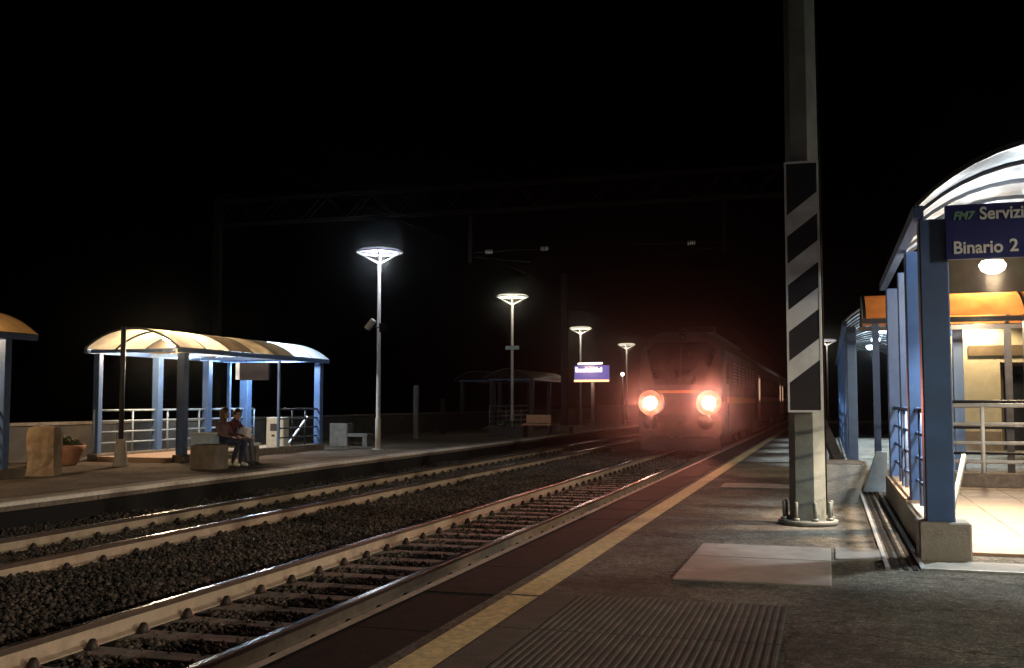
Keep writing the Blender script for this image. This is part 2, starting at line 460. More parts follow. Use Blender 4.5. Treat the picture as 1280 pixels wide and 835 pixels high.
# loose ballast: real stones, one mass nobody could count
def stones(name, n, ymin, ymax, smin, smax, mat, power=1.6):
    y = ymin + (ymax - ymin) * RNG.random(n) ** power
    x = LEDGE - 0.1 + (EDGE + 0.05 - LEDGE + 0.1) * RNG.random(n)
    keep = np.ones(n, bool)
    for c in (-4.6, -8.85):
        on_sl = (np.abs(x - c) < 1.26) & (np.abs((y / 0.6) - np.round(y / 0.6)) * 0.6 < 0.135)
        rail = (np.abs(np.abs(x - c) - 0.75) < 0.13)
        inside = np.abs(x - c) < 0.62
        p = np.where(inside, 0.86 if c > -6 else 0.3, 0.25)
        keep &= ~(rail | (on_sl & (RNG.random(n) < p)))
    x = x[keep]; y = y[keep]; n = len(x)
    s = smin + (smax - smin) * RNG.random(n) ** 2.2
    outside = (np.abs(x + 4.6) > 0.9) & (np.abs(x + 8.85) > 0.9)
    in2 = np.abs(x + 8.85) < 0.62
    z = -0.485 + 0.05 * RNG.random(n) + np.where(outside, 0.055, np.where(in2, 0.03, 0.0))
    z = z + 0.035 * np.sin(x * 3.1 + 1.3 * np.sin(y * 0.9)) * np.sin(y * 1.7) * outside
    base = np.array([(1, 0, 0), (-1, 0, 0), (0, 1, 0), (0, -1, 0), (0, 0, 0.8), (0, 0, -0.8)], float)
    P = base[None] * (0.6 + 0.6 * RNG.random((n, 6, 1))) + 0.25 * (RNG.random((n, 6, 3)) - 0.5)
    a = RNG.random(n) * 6.283; ca, sa = np.cos(a), np.sin(a)
    X = P[:, :, 0] * ca[:, None] - P[:, :, 1] * sa[:, None]
    Y = P[:, :, 0] * sa[:, None] + P[:, :, 1] * ca[:, None]
    V = np.stack([X, Y, P[:, :, 2]], 2) * s[:, None, None] + np.stack([x, y, z], 1)[:, None, :]
    F = np.array([(0, 2, 4), (2, 1, 4), (1, 3, 4), (3, 0, 4), (2, 0, 5), (1, 2, 5), (3, 1, 5), (0, 3, 5)])
    Fa = (F[None] + 6 * np.arange(n)[:, None, None]).reshape(-1)
    me = bpy.data.meshes.new(name)
    me.vertices.add(n * 6); me.vertices.foreach_set("co", V.reshape(-1))
    nf = n * 8
    me.loops.add(nf * 3); me.loops.foreach_set("vertex_index", Fa.astype(np.int32))
    me.polygons.add(nf); me.polygons.foreach_set("loop_start", np.arange(0, nf * 3, 3, dtype=np.int32))
    me.polygons.foreach_set("loop_total", np.full(nf, 3, np.int32))
    me.materials.append(mat); me.update(); me.validate()
    o = link(name, me)
    return tag(o, "dark rusty crushed stone ballast between and beside the rails", "ballast", kind='stuff')
M['stone'] = surf("ballast_stone", (0.10, 0.082, 0.068), 0.95, (0.028, 0.024, 0.02), 14, 0.4, 60, c3=(0.042, 0.037, 0.029), scale3=1.1)
def per_island(m, lo, hi):
    nt = m.node_tree; b = nt.nodes["Principled BSDF"]
    src = b.inputs["Base Color"].links[0].from_socket
    g = nt.nodes.new("ShaderNodeNewGeometry"); r = nt.nodes.new("ShaderNodeValToRGB")
    r.color_ramp.elements[0].color = (*lo, 1); r.color_ramp.elements[1].color = (*hi, 1)
    r.color_ramp.elements[0].position = 0.2; r.color_ramp.elements[1].position = 1.0
    mx = nt.nodes.new("ShaderNodeMixRGB"); mx.blend_type = 'MULTIPLY'; mx.inputs[0].default_value = 1.0
    nt.links.new(g.outputs["Random Per Island"], r.inputs[0])
    nt.links.new(src, mx.inputs[1]); nt.links.new(r.outputs[0], mx.inputs[2]); nt.links.new(mx.outputs[0], b.inputs["Base Color"])
per_island(M['stone'], (0.45, 0.42, 0.42), (1.9, 1.75, 1.6))
stones("ballast", 270000, 2.2, 48, 0.013, 0.043, M['stone'])

# ------------------------------------------------------------------ tracks
def rail_profile():
    # half section of a rail, x across, z up from the foot
    h = [(0.070, 0.0), (0.070, 0.012), (0.020, 0.028), (0.0085, 0.045), (0.0085, 0.118), (0.033, 0.130), (0.036, 0.160), (0.028, 0.170)]
    return h
def make_track(cx, label):
    root = empty("railway_track", (cx, 0, -0.432), label, "railway track", "parallel railway tracks")
    y0, y1 = -8.0, 175.0
    for sx in (-0.7525, 0.7525):
        h = rail_profile()
        poly = [(sx + x, z) for x, z in h] + [(sx - x, z) for x, z in reversed(h)]
        m = MB()
        n = len(poly)
        v = [(p, y, q) for y in (y0, y1) for (p, q) in poly]
        f = []; mi = []
        for i in range(n):
            j = (i + 1) % n
            zz = max(poly[i][1], poly[j][1]); zl = min(poly[i][1], poly[j][1])
            m.add([v[i], v[i + n], v[j + n], v[j]], [(0, 1, 2, 3)], False, 1 if zl >= 0.118 else 0)
        m.add([(p, y0, q) for p, q in poly], [tuple(range(n))], False, 0)
        rl = m.build("rail", [M['rail_rust'], M['rail_headside']], root)
        MB().box(sx - 0.026, sx + 0.026, y0, y1, 0.1702, 0.1722).build("running_surface", M['rail_top'], rl)
    sl = MB()
    sl.prism([(-0.13, -0.16), (0.13, -0.16), (0.12, -0.012), (0.10, 0.0), (-0.10, 0.0), (-0.12, -0.012)], 'x', -1.2, 1.2)
    # prism 'x' takes (y, z)
    sme = sl.mesh("sleeper", M['sleeper'])
    cm = MB()
    for s in (1,):
        cm.lathe([(0.0, 0.075), (0.018, 0.074), (0.03, 0.06), (0.042, 0.038), (0.046, 0.012), (0.046, 0.0)], 10, (0.0, 0, 0.0))
        cm.box(-0.05, 0.035, -0.055, 0.055, 0.0, 0.014)
    cme = cm.mesh("rail_clip", M['clip'])
    k0, k1 = -6, 290
    nclip = 0
    rest = MB()
    for k in range(k0, k1):
        y = 0.6 * k
        o = link("sleeper", sme, root, (random.uniform(-0.02, 0.02), y + random.uniform(-0.012, 0.012), random.uniform(-0.012, -0.003)))
        for sx in (-0.7525, 0.7525):
            for d in (-1, 1):
                lx = sx + d * 0.105
                if 3 <= k < 75 and (nclip < 298):
                    c = link("rail_clip", cme, root, (lx, y, 0.0), (0, 0, 0 if d > 0 else math.pi)); nclip += 1
                else:
                    rest.lathe([(0.0, 0.075), (0.03, 0.06), (0.046, 0.0)], 6, (lx, y, 0.0))
    tag(rest.build("rail_clips", M['clip'], root), kind='stuff')
    return root
make_track(-4.6, "near railway track with pale rusty rails that the lit train stands on")
make_track(-8.85, "empty railway track with rusty rails next to the far platform edge")

# ------------------------------------------------------------------ details of the near platform
# ribbed tactile slabs
def ribbed_slab(w, l):
    m = MB()
    m.box(0.004, w - 0.004, 0.006, l - 0.006, -0.02, 0.005)
    n = int(w / 0.047)
    for i in range(n):
        x = (i + 0.5) * w / n
        m.prism([(x - 0.0135, 0.005), (x + 0.0135, 0.005), (x + 0.009, 0.0095), (x - 0.009, 0.0095)], 'y', 0.012, l - 0.012)
    return m
root = bpy.data.objects.new("tactile_paving", None); COL.objects.link(root); structure(root)
rs = ribbed_slab(1.46, 1.2).mesh("ribbed_slab", M['tactile'])
for k in range(5):
    link("ribbed_slab", rs, root, (-1.74, 6.23 - 1.2 * k, 0.0))
fs = MB().cbox(0.004, 0.256, 0.006, 1.194, -0.02, 0.005, 0.004).mesh("flat_slab", M['tactile'])
for k in range(5):
    link("flat_slab", fs, root, (-2.005, 6.23 - 1.2 * k, 0.0))
# pale cover slabs let into the asphalt
def cover(x0, x1, ys, label):
    r = empty("trench_cover", ((x0 + x1) / 2, ys[0], 0.0), label, "trench cover", "pale cover slabs in the platform")
    for a, b in zip(ys[:-1], ys[1:]):
        MB().cbox(x0 - (x0 + x1) / 2, x1 - (x0 + x1) / 2, a - ys[0] + 0.006, b - ys[0] - 0.006, -0.03, 0.016 + random.uniform(-0.002, 0.002), 0.006).build("cover_panel", M['cover_slab'], r)
    return r
cover(-1.2, 0.0, [8.28, 9.55, 10.42], "large pale two-panel cover slab in the asphalt before the striped mast")
cover(0.035, 0.43, [9.72, 10.45], "small pale cover slab between the large slab and the drain")
cover(-1.72, -0.62, [17.3, 18.25], "distant pale cover slab left of the striped mast foot")
# drain channel
dr = empty("drain_channel", (0.6, 9.3, 0.0), "metal edged drainage channel running along the blue shelter kerb", "drain")
for x in (-0.15, 0.13):
    MB().box(x - 0.018, x + 0.018, 0.0, 9.2, -0.02, 0.022).build("steel_edge", M['galv'], dr)
g = MB()
for i in range(3):
    g.box(-0.10 + i * 0.075, -0.06 + i * 0.075, 0.0, 9.2, -0.02, 0.008)
g.build("grating", M['mast_black'], dr)
MB().box(0.155, 5.2, 0.02, 0.055, -0.02, 0.02).build("front_edge", M['galv'], dr)
MB().box(0.155, 5.2, 0.06, 0.62, -0.02, 0.006).build("front_slab", M['concrete'], dr)

# ------------------------------------------------------------------ electric mast with striped board
mast = empty("electric_mast", (-0.245, 12.5, 0.0), "faceted steel electric mast with bolted foot and striped warning board", "mast")
def facet(n, r, z, rot=0.0):
    return [(r * math.cos(2 * math.pi * k / n + rot), r * math.sin(2 * math.pi * k / n + rot), z) for k in range(n)]
m = MB(); n = 6
hs = [(0.0, 0.205), (9.5, 0.165)]
rings = [facet(n, r, z + 0.06, R(-8)) for z, r in hs]
m.add(sum(rings, []), [(k, (k + 1) % n, n + (k + 1) % n, n + k) for k in range(n)] + [tuple(range(n, 2 * n))])
m.build("pole", M['mast_steel'], mast)
m = MB().lathe([(0.0, 0.0), (0.335, 0.0), (0.335, 0.045), (0.325, 0.058), (0.0, 0.058)], 28); m.build("base_flange", M['mast_steel'], mast)
for k in range(8):
    a = 2 * math.pi * (k + 0.4) / 8
    b = MB()
    b.lathe([(0.022, 0.0), (0.022, 0.20), (0.016, 0.21), (0.0, 0.21)], 8)
    b.lathe([(0.04, 0.0), (0.04, 0.03), (0.0, 0.03)], 6)
    b.build("anchor_bolt", M['mast_steel'], mast, (0.27 * math.cos(a), 0.27 * math.sin(a), 0.058))
# board 0.36 x 2.86 with diagonal stripes
zb0, zb1, hw = 1.30, 4.13, 0.172
bo = MB().box(-hw, hw, -0.262, -0.245, zb0, zb1).build("warning_board", M['board_black'], mast)
fr = MB()
for x in (-hw - 0.007, hw + 0.007):
    fr.box(x - 0.011, x + 0.011, -0.270, -0.243, zb0 - 0.02, zb1 + 0.02)
for z in (zb0 - 0.01, zb1 + 0.01):
    fr.box(-hw + 0.0045, hw - 0.0045, -0.269, -0.244, z - 0.012, z + 0.012)
fr.build("frame", M['board_white'], bo)
# stripe lower-left corners by height; each rises to the right
for zl in (3.283, 2.725, 2.19, 1.61):
    zs = [(-hw, zl), (hw, zl + 0.265), (hw, zl + 0.265 + 0.245), (-hw, zl + 0.245)]
    # clip to board bottom
    def clip(poly):
        out = []
        for i in range(len(poly)):
            (xa, za), (xb, zb_) = poly[i], poly[(i + 1) % len(poly)]
            ina, inb = za >= zb0 + 0.004, zb_ >= zb0 + 0.004
            if ina: out.append((xa, za))
            if ina != inb:
                t = (zb0 + 0.004 - za) / (zb_ - za); out.append((xa + (xb - xa) * t, zb0 + 0.004))
        return out
    p = clip(zs)
    if len(p) > 2: MB().prism([(a, b) for a, b in p], 'y', -0.2655, -0.2622).build("white_stripe", M['board_white'], bo)
for z in (1.7, 2.7, 3.8):
    MB().box(-0.15, 0.15, -0.244, -0.16, z - 0.03, z + 0.03).build("bracket", M['galv'], mast)
cb = MB().tube([(0.20, 0.12, 0.1), (0.195, 0.12, 4.0), (0.175, 0.11, 9.3)], 0.018, 6); cb.build("cable_pipe", M['mast_dark'], mast)

# ------------------------------------------------------------------ overhead line gantry and wires
gy = 30.0
ga = empty("catenary_gantry", (-0.32, gy, 0.0), "dark lattice gantry spanning both tracks with drop posts and insulators", "gantry")
def lattice(name, a, b, dz, parent, mat, nseg, w=0.35):
    m = MB()
    ax, bx = a[0], b[0]
    for yy in (-w / 2, w / 2):
        for z in (a[2], a[2] + dz):
            m.bar((ax, yy, z), (bx, yy, z), 0.07, 0.07)
        for i in range(nseg):
            x0 = ax + (bx - ax) * i / nseg; x1 = ax + (bx - ax) * (i + 1) / nseg
            zs = (a[2], a[2] + dz) if i % 2 == 0 else (a[2] + dz, a[2])
            m.bar((x0, yy, zs[0]), (x1, yy, zs[1]), 0.03, 0.03)
    return m.build(name, mat, parent)
lattice("beam", (0.0, 0, 7.25), (-19.0, 0, 7.25), 0.8, ga, M['mast_dark'], 24)
for x in (0.0, -19.0):
    MB().cbox(x - 0.13, x + 0.13, -0.13, 0.13, 0.0, 8.2, 0.02).build("column", M['mast_dark'], ga)
for x, d in ((-2.43, -1), (-10.1, 1)):
    dp = MB().box(x - 0.06, x + 0.06, -0.06, 0.06, 5.65, 7.21).build("drop_post", M['mast_dark'], ga)
    ar = MB().tube([(x, 0, 5.97), (x + d * 2.7, 0.0, 6.02)], 0.025, 6)
    ar.tube([(x, 0, 5.85), (x + d * 1.9, 0.0, 5.62)], 0.02, 6)
    ar.build("registration_arm", M['mast_dark'], ga)
    for q in ((0.5, 2.25) if d > 0 else (0.85,)):
        ii = MB()
        for t in range(4):
            ii.lathe([(0.02, -0.02), (0.075, 0.0), (0.075, 0.012), (0.02, 0.03)], 12, (x + d * (q + 0.06 * t), 0, 5.98 + 0.012 * q), axis='x')
        ii.build("insulator", M['insulator'], ga)
def wire(x, z, label):
    m = MB().tube([(x, -10, z), (x, 30, z), (x, 90, z), (x, 170, z)], 0.008, 5)
    m.tube([(x, -10, z + 0.75), (x, 0, z + 0.68), (x, 15, z + 0.78), (x, 30, z + 0.95), (x, 60, z + 0.68), (x, 90, z + 0.95), (x, 130, z + 0.7), (x, 170, z + 0.95)], 0.009, 5)
    o = m.build("contact_wire", M['wire'])
    return tag(o, label, "overhead wire", "overhead contact wires")
wire(-4.6, 5.35, "dark overhead contact wire running above the train track")
wire(-8.85, 5.35, "dark overhead contact wire above the empty track")

# catenary mast on the far platform edge with a curved bracket
cm_ = empty("catenary_mast", (-11.35, 45.6, 0.0), "dark catenary mast on the far platform edge, before the lit sign", "mast")
MB().cbox(-0.14, 0.14, -0.14, 0.14, 0.0, 7.2, 0.02).build("column", M['mast_black'], cm_)
MB().cbox(-0.3, 0.3, -0.3, 0.3, 0.0, 0.35, 0.02).build("footing", M['concrete_dark'], cm_)
MB().tube([(0, 0, 5.6), (0.5, 0, 5.62), (1.1, 0, 5.5), (1.7, 0, 5.25), (2.4, 0, 5.0)], 0.03, 6).build("bracket_arm", M['mast_dark'], cm_)

# ------------------------------------------------------------------ shelters over the underpass stairs
def arc_pts(c0, c1, ze, rise, n):
    ch = c1 - c0; rad = (ch * ch / 4 + rise * rise) / (2 * rise); zc = ze + rise - rad
    a = math.asin(ch / 2 / rad)
    return [((c0 + c1) / 2 + rad * math.sin(-a + 2 * a * k / n), zc + rad * math.cos(-a + 2 * a * k / n)) for k in range(n + 1)]

def railing(parent, a, b, z0, z1, nr, posts, r=0.022, mat=None, name="railing"):
    """one run of railing: bars as parts, uprights as parts"""
    mat = mat or M['rail_paint']
    a = Vector(a); b = Vector(b)
    for i in range(nr):
        z = z0 + (z1 - z0) * i / (nr - 1)
        MB().tube([(a.x, a.y, z), (b.x, b.y, z)], r if i < nr - 1 else r * 1.25, 8).build("rail_bar", mat, parent)
    for k in range(posts):
        p = a.lerp(b, k / max(1, posts - 1))
        MB().tube([(p.x, p.y, a.z), (p.x, p.y, z1)], r * 1.15, 8).build("upright", mat, parent)

def shelter(loc, s, L, ze, rise, near_posts, far_posts, label, lamps, panel_mats, pw=0.2, group="vaulted shelters over the underpass", plinth=0.18,
            W=2.15, ov=0.4, ties=True, down=0.0, roof_end=None, paint=None):
    """local x runs away from the track (sign s), local y along it; near posts stand on x = 0"""
    r = empty("shelter", loc, label, "shelter", group)
    x0, x1 = -0.15, W + 0.3
    n = 14
    nb = len(panel_mats)
    ya, yb = -ov, (roof_end or L + ov * 0.9)
    ye = L + ov * 0.9
    pts = arc_pts(x0, x1, ze, rise, n)
    for k in range(nb):
        a = ya + (yb - ya) * k / nb + 0.012; b = ya + (yb - ya) * (k + 1) / nb - 0.012
        m = MB(); v = []
        for (px, pz) in pts:
            for yy in (a, b): v.append((s * px, yy, pz + 0.012))
        m.add(v, [(2 * i, 2 * i + 1, 2 * i + 3, 2 * i + 2) for i in range(n)], True)
        me = m.mesh("roof_panel", panel_mats[k])
        link("roof_panel", me, r)
    for k in range(nb + 1):
        y = ya + (yb - ya) * k / nb
        y = min(max(y, ya + 0.02), yb - 0.02)
        m = MB()
        q0 = arc_pts(x0, x1, ze, rise, n); v = []
        for (px, pz) in q0:
            for (dy, dz) in ((-0.018, -0.03), (0.018, -0.03), (0.018, 0.018), (-0.018, 0.018)):
                v.append((s * px, y + dy, pz + dz))
        f = []
        for i in range(n):
            for j in range(4):
                jj = (j + 1) % 4
                f.append((4 * i + j, 4 * i + jj, 4 * i + 4 + jj, 4 * i + 4 + j))
        f += [(0, 1, 2, 3), (4 * n + 3, 4 * n + 2, 4 * n + 1, 4 * n)]
        m.add(v, f); m.build("roof_rib", M['dark_steel'], r)
    for px in (x0 + 0.02, x1 - 0.02):
        MB().box(s * px - 0.045, s * px + 0.045, ya + 0.045, ye - 0.045, ze - 0.11, ze - 0.003).build("eave_beam", paint or M['blue_paint'], r)
    def post(x, y, w):
        MB().cbox(s * x - w / 2, s * x + w / 2, y - w / 2, y + w / 2, plinth, ze - 0.115, 0.012).build("post", paint or M['blue_paint'], r)
    for (y, w) in near_posts: post(0.0, y, w)
    for (y, w) in far_posts: post(W, y, w)
    for (y, w) in (far_posts if ties else []):
        MB().box(s * 0.05, s * (W + 0.2), y - 0.035, y + 0.035, ze - 0.10, ze - 0.02).build("tie_beam", M['blue_paint'], r)
    for (x, y, z, mat, pw_, colr) in lamps:
        lb = MB().lathe([(0.0, 0.05), (0.11, 0.05), (0.145, 0.0), (0.12, -0.055), (0.06, -0.09), (0.0, -0.1)], 16).build("ceiling_lamp", mat, r, (s * x, y, z))
        MB().tube([(0, 0, 0.052), (0, 0, 0.10)], 0.03, 8).build("lamp_base", M['dark_steel'], lb)
        if pw_ > 0:
            if down:      # opal bowl with a downlight: most of the light goes into a cone
                lamp("lamp_light", r, (s * x, y, z - 0.16), pw_ * down, colr, 0.10)
                lamp("lamp_downlight", r, (s * x, y, z - 0.16), pw_, colr, 0.10, 'SPOT', (0, 0, 0), 98, 0.3)
                lamp("lamp_uplight", r, (s * x, y, z + 0.07), pw_ * 0.8, colr, 0.03, 'SPOT', (math.pi, 0, 0), 160, 0.5)
            else:
                lamp("lamp_light", r, (s * x, y, z - 0.16), pw_, colr, 0.10)
    return r

# --- left platform: three of the same kind
PW, PB, PC, PA = M['roof_warm'], M['roof_brown'], M['roof_clear'], M['roof_tan']
shA = shelter((-14.4, 21.02, 0.0), -1, 6.8, 2.66, 0.47,
              [(0.0, 0.2), (4.45, 0.07), (6.78, 0.2)], [(-0.25, 0.16), (2.05, 0.2), (4.3, 0.2), (5.4, 0.1), (6.3, 0.26)],
              "lit vaulted shelter with a couple sitting on a bench in front", 
              [(1.05, 0.9, 2.98, M['bulb_warm'], 560, WARM), (1.05, 2.5, 2.98, M['bulb_white'], 110, (0.8,0.9,1.0)), (1.15, 5.6, 2.98, M['bulb_cool'], 620, COOL)],
              [PW, PW, PB, PA, PB, PC, PC])  # one roof sheet; warm, dim and cool lamplight put into the tints
def left_base(r, L):
    # low kerb wall under the posts and the floor between them
    MB().cbox(-0.13, 0.13, -0.18, L + 0.15, -0.02, 0.18, 0.012).build("kerb_wall", M['concrete_dark'], r)
    MB().cbox(-2.30, -2.02, -0.40, L + 0.15, -0.02, 0.18, 0.012).build("kerb_wall", M['concrete_dark'], r)
    MB().box(-2.015, -0.135, -0.38, L + 0.14, -0.02, 0.12).build("floor_slab", M['tile_floor'], r)
    MB().prism([(0.0, 0.0), (0.0, 0.14), (-0.6, 0.02), (-0.6, 0.0)], 'x', -2.5, -2.31).build("ramp", M['concrete'], r)
    railing(r, (-2.16, -0.35, 0.18), (-2.16, L, 0.18), 0.42, 1.2, 4, 6)
left_base(shA, 6.8)
railing(shA, (0.0, 4.45, 0.18), (0.0, 6.75, 0.18), 0.42, 1.2, 4, 4, mat=M['dark_steel'])
# pale diagonal brace by the near railing
MB().bar((-0.10, 5.15, 0.2), (-0.10, 6.3, 0.98), 0.05, 0.05).build("brace", M['white_paint'], shA)
# --- shelter 0, mostly outside the frame on the left
sh0 = shelter((-14.4, 9.02, 0.0), -1, 6.8, 2.66, 0.47,
              [(0.0, 0.2), (3.4, 0.2), (6.5, 0.16)], [(0.0, 0.16), (3.4, 0.2), (6.5, 0.16)],
              "vaulted shelter cut off by the left edge beside the stone block",
              [(1.05, 2.2, 2.98, M['bulb_warm'], 120, WARM), (1.05, 5.3, 2.98, M['bulb_warm'], 220, WARM)], [PA] * 7)
left_base(sh0, 6.8)
railing(sh0, (0.0, 3.4, 0.18), (0.0, 6.5, 0.18), 0.42, 1.2, 4, 4, mat=M['dark_steel'])
# --- far unlit one
sh2 = shelter((-14.4, 51.0, 0.0), -1, 6.8, 2.62, 0.47,
              [(0.0, 0.2), (3.4, 0.2), (6.8, 0.2)], [(0.0, 0.2), (3.4, 0.2), (6.8, 0.2)],
              "unlit grey vaulted shelter far along the far platform", [], [M['roof_grey']] * 6, paint=M['dark_steel'])
left_base(sh2, 6.8)
sh3 = shelter((-16.9, 53.5, 0.0), -1, 5.6, 2.62, 0.47,
              [(0.0, 0.2), (5.6, 0.2)], [(0.0, 0.2), (5.6, 0.2)],
              "unlit dark vaulted shelter behind the grey one on the far platform", [], [PB] * 5, paint=M['dark_steel'])

# --- right platform: shelter 1, close, with sign
shR = shelter((0.94, 10.14, 0.0), 1, 6.0, 3.16, 0.56,
              [(0.0, 0.245), (2.1, 0.2), (4.0, 0.12), (5.95, 0.2)], [(0.0, 0.22), (3.0, 0.2), (5.95, 0.2)],
              "close blue shelter on the near platform carrying the dark blue sign",
              [(0.86, 2.55, 2.93, M['bulb_white'], 1500, PEACH), (1.1, 1.1, 3.48, M['bulb_cool'], 700, (0.82, 0.94, 1.0)), (1.1, 3.9, 3.48, M['bulb_cool'], 700, (0.82, 0.94, 1.0))],
              [PC] * 5, plinth=0.335, ov=0.25, ties=False, down=0.15, roof_end=4.6)
kw = MB(); kw.cbox(-0.15, 0.10, 0.22, 6.2, -0.02, 0.30, 0.012)
kw.build("kerb_wall", M['concrete'], shR)
MB().cbox(-0.155, 0.105, 2.0, 6.0, 0.302, 0.335, 0.008).build("kerb_cap", M['tile_floor'], shR)
MB().cbox(-0.19, 0.245, -0.19, 0.215, -0.02, 0.333, 0.015).build("post_block", M['concrete'], shR)
MB().cbox(1.95, 2.36, -0.19, 0.215, -0.02, 0.333, 0.015).build("post_block", M['concrete'], shR)
railing(shR, (-0.02, 0.5, 0.31), (-0.02, 5.9, 0.31), 0.55, 1.31, 4, 6, r=0.02, mat=M['blue_paint'])
# floor tiles inside
root = bpy.data.objects.new("shelter_paving", None); COL.objects.link(root); structure(root)
tm = MB().cbox(0.004, 0.656, 0.004, 0.656, -0.02, 0.03, 0.004).mesh("floor_tile", M['tile_floor'])
for i in range(9):
    for j in range(13):
        link("floor_tile", tm, root, (1.2 + 0.66 * i, 10.36 + 0.66 * j, random.uniform(-0.002, 0.002)))

# sign hung across the front of shelter 1
sg = empty("station_sign", (0.935, 10.0, 2.665), "dark blue hanging sign reading Servizi and Binario 2 under the arch", "sign")
MB().cbox(0.10, 2.05, -0.03, 0.03, 0.0, 0.49, 0.006).build("sign_board", M['sign_blue'], sg)
def text(s, parent, loc, size, mat, shear=0.0, sx=1.0, off=0.0):
    cu = bpy.data.curves.new("lettering", 'FONT')
    cu.body = s; cu.size = size; cu.extrude = 0.002; cu.shear = shear; cu.offset = off
    o = bpy.data.objects.new("lettering_curve", cu); COL.objects.link(o)
    dg = bpy.context.evaluated_depsgraph_get()
    me = bpy.data.meshes.new_from_object(o.evaluated_get(dg))
    bpy.data.objects.remove(o)
    me.materials.clear(); me.materials.append(mat)
    t = link("lettering", me, parent, loc, (R(90), 0, 0))
    t.scale = (sx, 1, 1)
    return t
text("FM7", sg, (0.165, -0.034, 0.355), 0.10, M['letter_green'], 0.25, 0.95, 0.003)
text("Servizi", sg, (0.385, -0.034, 0.35), 0.155, M['letter_white'], 0, 0.89, 0.003)
text("Binario", sg, (0.16, -0.034, 0.05), 0.155, M['letter_white'], 0, 0.92, 0.003)
text("2", sg, (0.62, -0.034, 0.055), 0.155, M['letter_white'], 0, 0.95, 0.003)

# leaning grey handrail inside the shelter
tag(MB().bar((1.16, 11.75, 0.03), (1.44, 12.6, 0.80), 0.045, 0.05).build("handrail", M['mast_steel']),
    "grey sloping handrail rising from the pale floor behind the blue post", "handrail")

# back railing across the shelter floor
br = empty("white_railing", (2.4, 18.6, 0.0), "pale railing across the back of the lit shelter floor", "railing")
railing(br, (-0.75, 0, 0.24), (4.6, 0, 0.24), 0.42, 1.34, 4, 8, r=0.03, mat=M['white_paint'])
MB().cbox(-0.95, 4.7, -0.14, 0.14, -0.02, 0.24, 0.012).build("kerb_wall", M['coping'], br)
br2 = empty("dark_railing", (2.4, 19.9, 0.0), "dark railing just behind the pale railing", "railing")
railing(br2, (-0.9, 0, 0.0), (4.6, 0, 0.0), 0.5, 1.40, 3, 6, r=0.025, mat=M['dark_steel'])

# --- amber cross canopy between platform and station building
cc = empty("cross_canopy", (0.78, 21.3, 0.0), "amber barrel canopy crossing from the platform to the station building", "canopy")
cp = arc_pts(-1.1, 1.1, 2.94, 0.5, 12)
for k in range(5):
    xa, xb = -0.1 + 1.36 * k + 0.012, -0.1 + 1.36 * (k + 1) - 0.012
    m = MB(); v = []
    for (py, pz) in cp:
        for xx in (xa, xb): v.append((xx, py, pz + 0.012))
    m.add(v, [(2 * i, 2 * i + 1, 2 * i + 3, 2 * i + 2) for i in range(12)], True)
    m.build("roof_panel", M['roof_amber'], cc)
for k in range(6):
    x = -0.1 + 1.36 * k
    m = MB().tube([(x, py, pz) for py, pz in cp], 0.032, 6); m.build("roof_rib", M['dark_steel'], cc)
for y in (-1.08, 1.08):
    MB().box(-0.15, 6.8, y - 0.035, y + 0.035, 2.84, 2.93).build("eave_beam", M['dark_steel'], cc)
for x in (0.08, 2.62, 5.3):
    for y in (-1.05, 1.05):
        if x > 1 or y < 0:
            MB().box(x - 0.06, x + 0.06, y - 0.06, y + 0.06, 0.0, 2.835).build("post", M['blue_paint'] if x < 1 else M['dark_steel'], cc)
for x in (2.0, 4.6):
    o = MB().lathe([(0.0, 0.05), (0.10, 0.05), (0.12, 0.0), (0.08, -0.05), (0.0, -0.07)], 12).build("ceiling_lamp", M['bulb_warm'], cc, (x, 0.15, 3.28))
    lamp("lamp_light", cc, (x, 0.15, 3.1), 380, (1.0, 0.80, 0.52), 0.1)

# --- long blue canopy receding along the near platform
shB = shelter((0.50, 23.4, 0.0), 1, 24.0, 3.12, 0.56,
              [(2.2 * k, 0.2) for k in range(11)], [(4.4 * k, 0.2) for k in range(6)],
              "long blue canopy receding along the near platform past the amber canopy",
              [(1.0, 2.6 + 4.6 * k, 3.40, M['bulb_cool'], 1900, COOL) for k in range(4)],
              [PC] * 18, plinth=0.0, W=2.1, ov=0.3, ties=False, down=0.03)
railing(shB, (0.0, 0.3, 0.0), (0.0, 21.5, 0.0), 0.42, 1.2, 4, 12, r=0.02, mat=M['blue_paint'])

# concrete trough and sloping pieces by the mast
tr = empty("concrete_trough", (0.2, 15.4, 0.0), "grey concrete trough with slanted side behind the striped mast", "trough")
m = MB()
m.prism([(-0.36, 0.0), (0.16, 0.0), (0.31, 0.52), (-0.36, 0.52)], 'y', -0.12, 1.0)
m.build("body", M['concrete'], tr)
MB().box(-0.31, 0.24, -0.06, 0.94, 0.521, 0.54).build("rim", M['concrete_dark'], tr)
sp = empty("stair_parapet", (0.25, 17.2, 0.0), "dark sloping stair handrail behind the concrete trough", "handrail")
MB().bar((0.02, 0.0, 0.15), (-0.42, 3.3, 1.12), 0.16, 0.12).build("handrail", M['dark_steel'], sp)
for t in (0.15, 0.55, 0.9):
    MB().tube([(0.02 - 0.44 * t, 3.3 * t, 0.0), (0.02 - 0.44 * t, 3.3 * t, 0.15 + 0.97 * t)], 0.03, 6).build("upright", M['dark_steel'], sp)
tag(MB().prism([(0.50, 0.0), (0.86, 0.0), (0.86, 0.62), (0.70, 0.62)], 'y', 17.2, 17.4).build("ramp_wall", M['rail_paint']),
    "pale blue tapered end wall between the trough and the shelter kerb", "low wall")

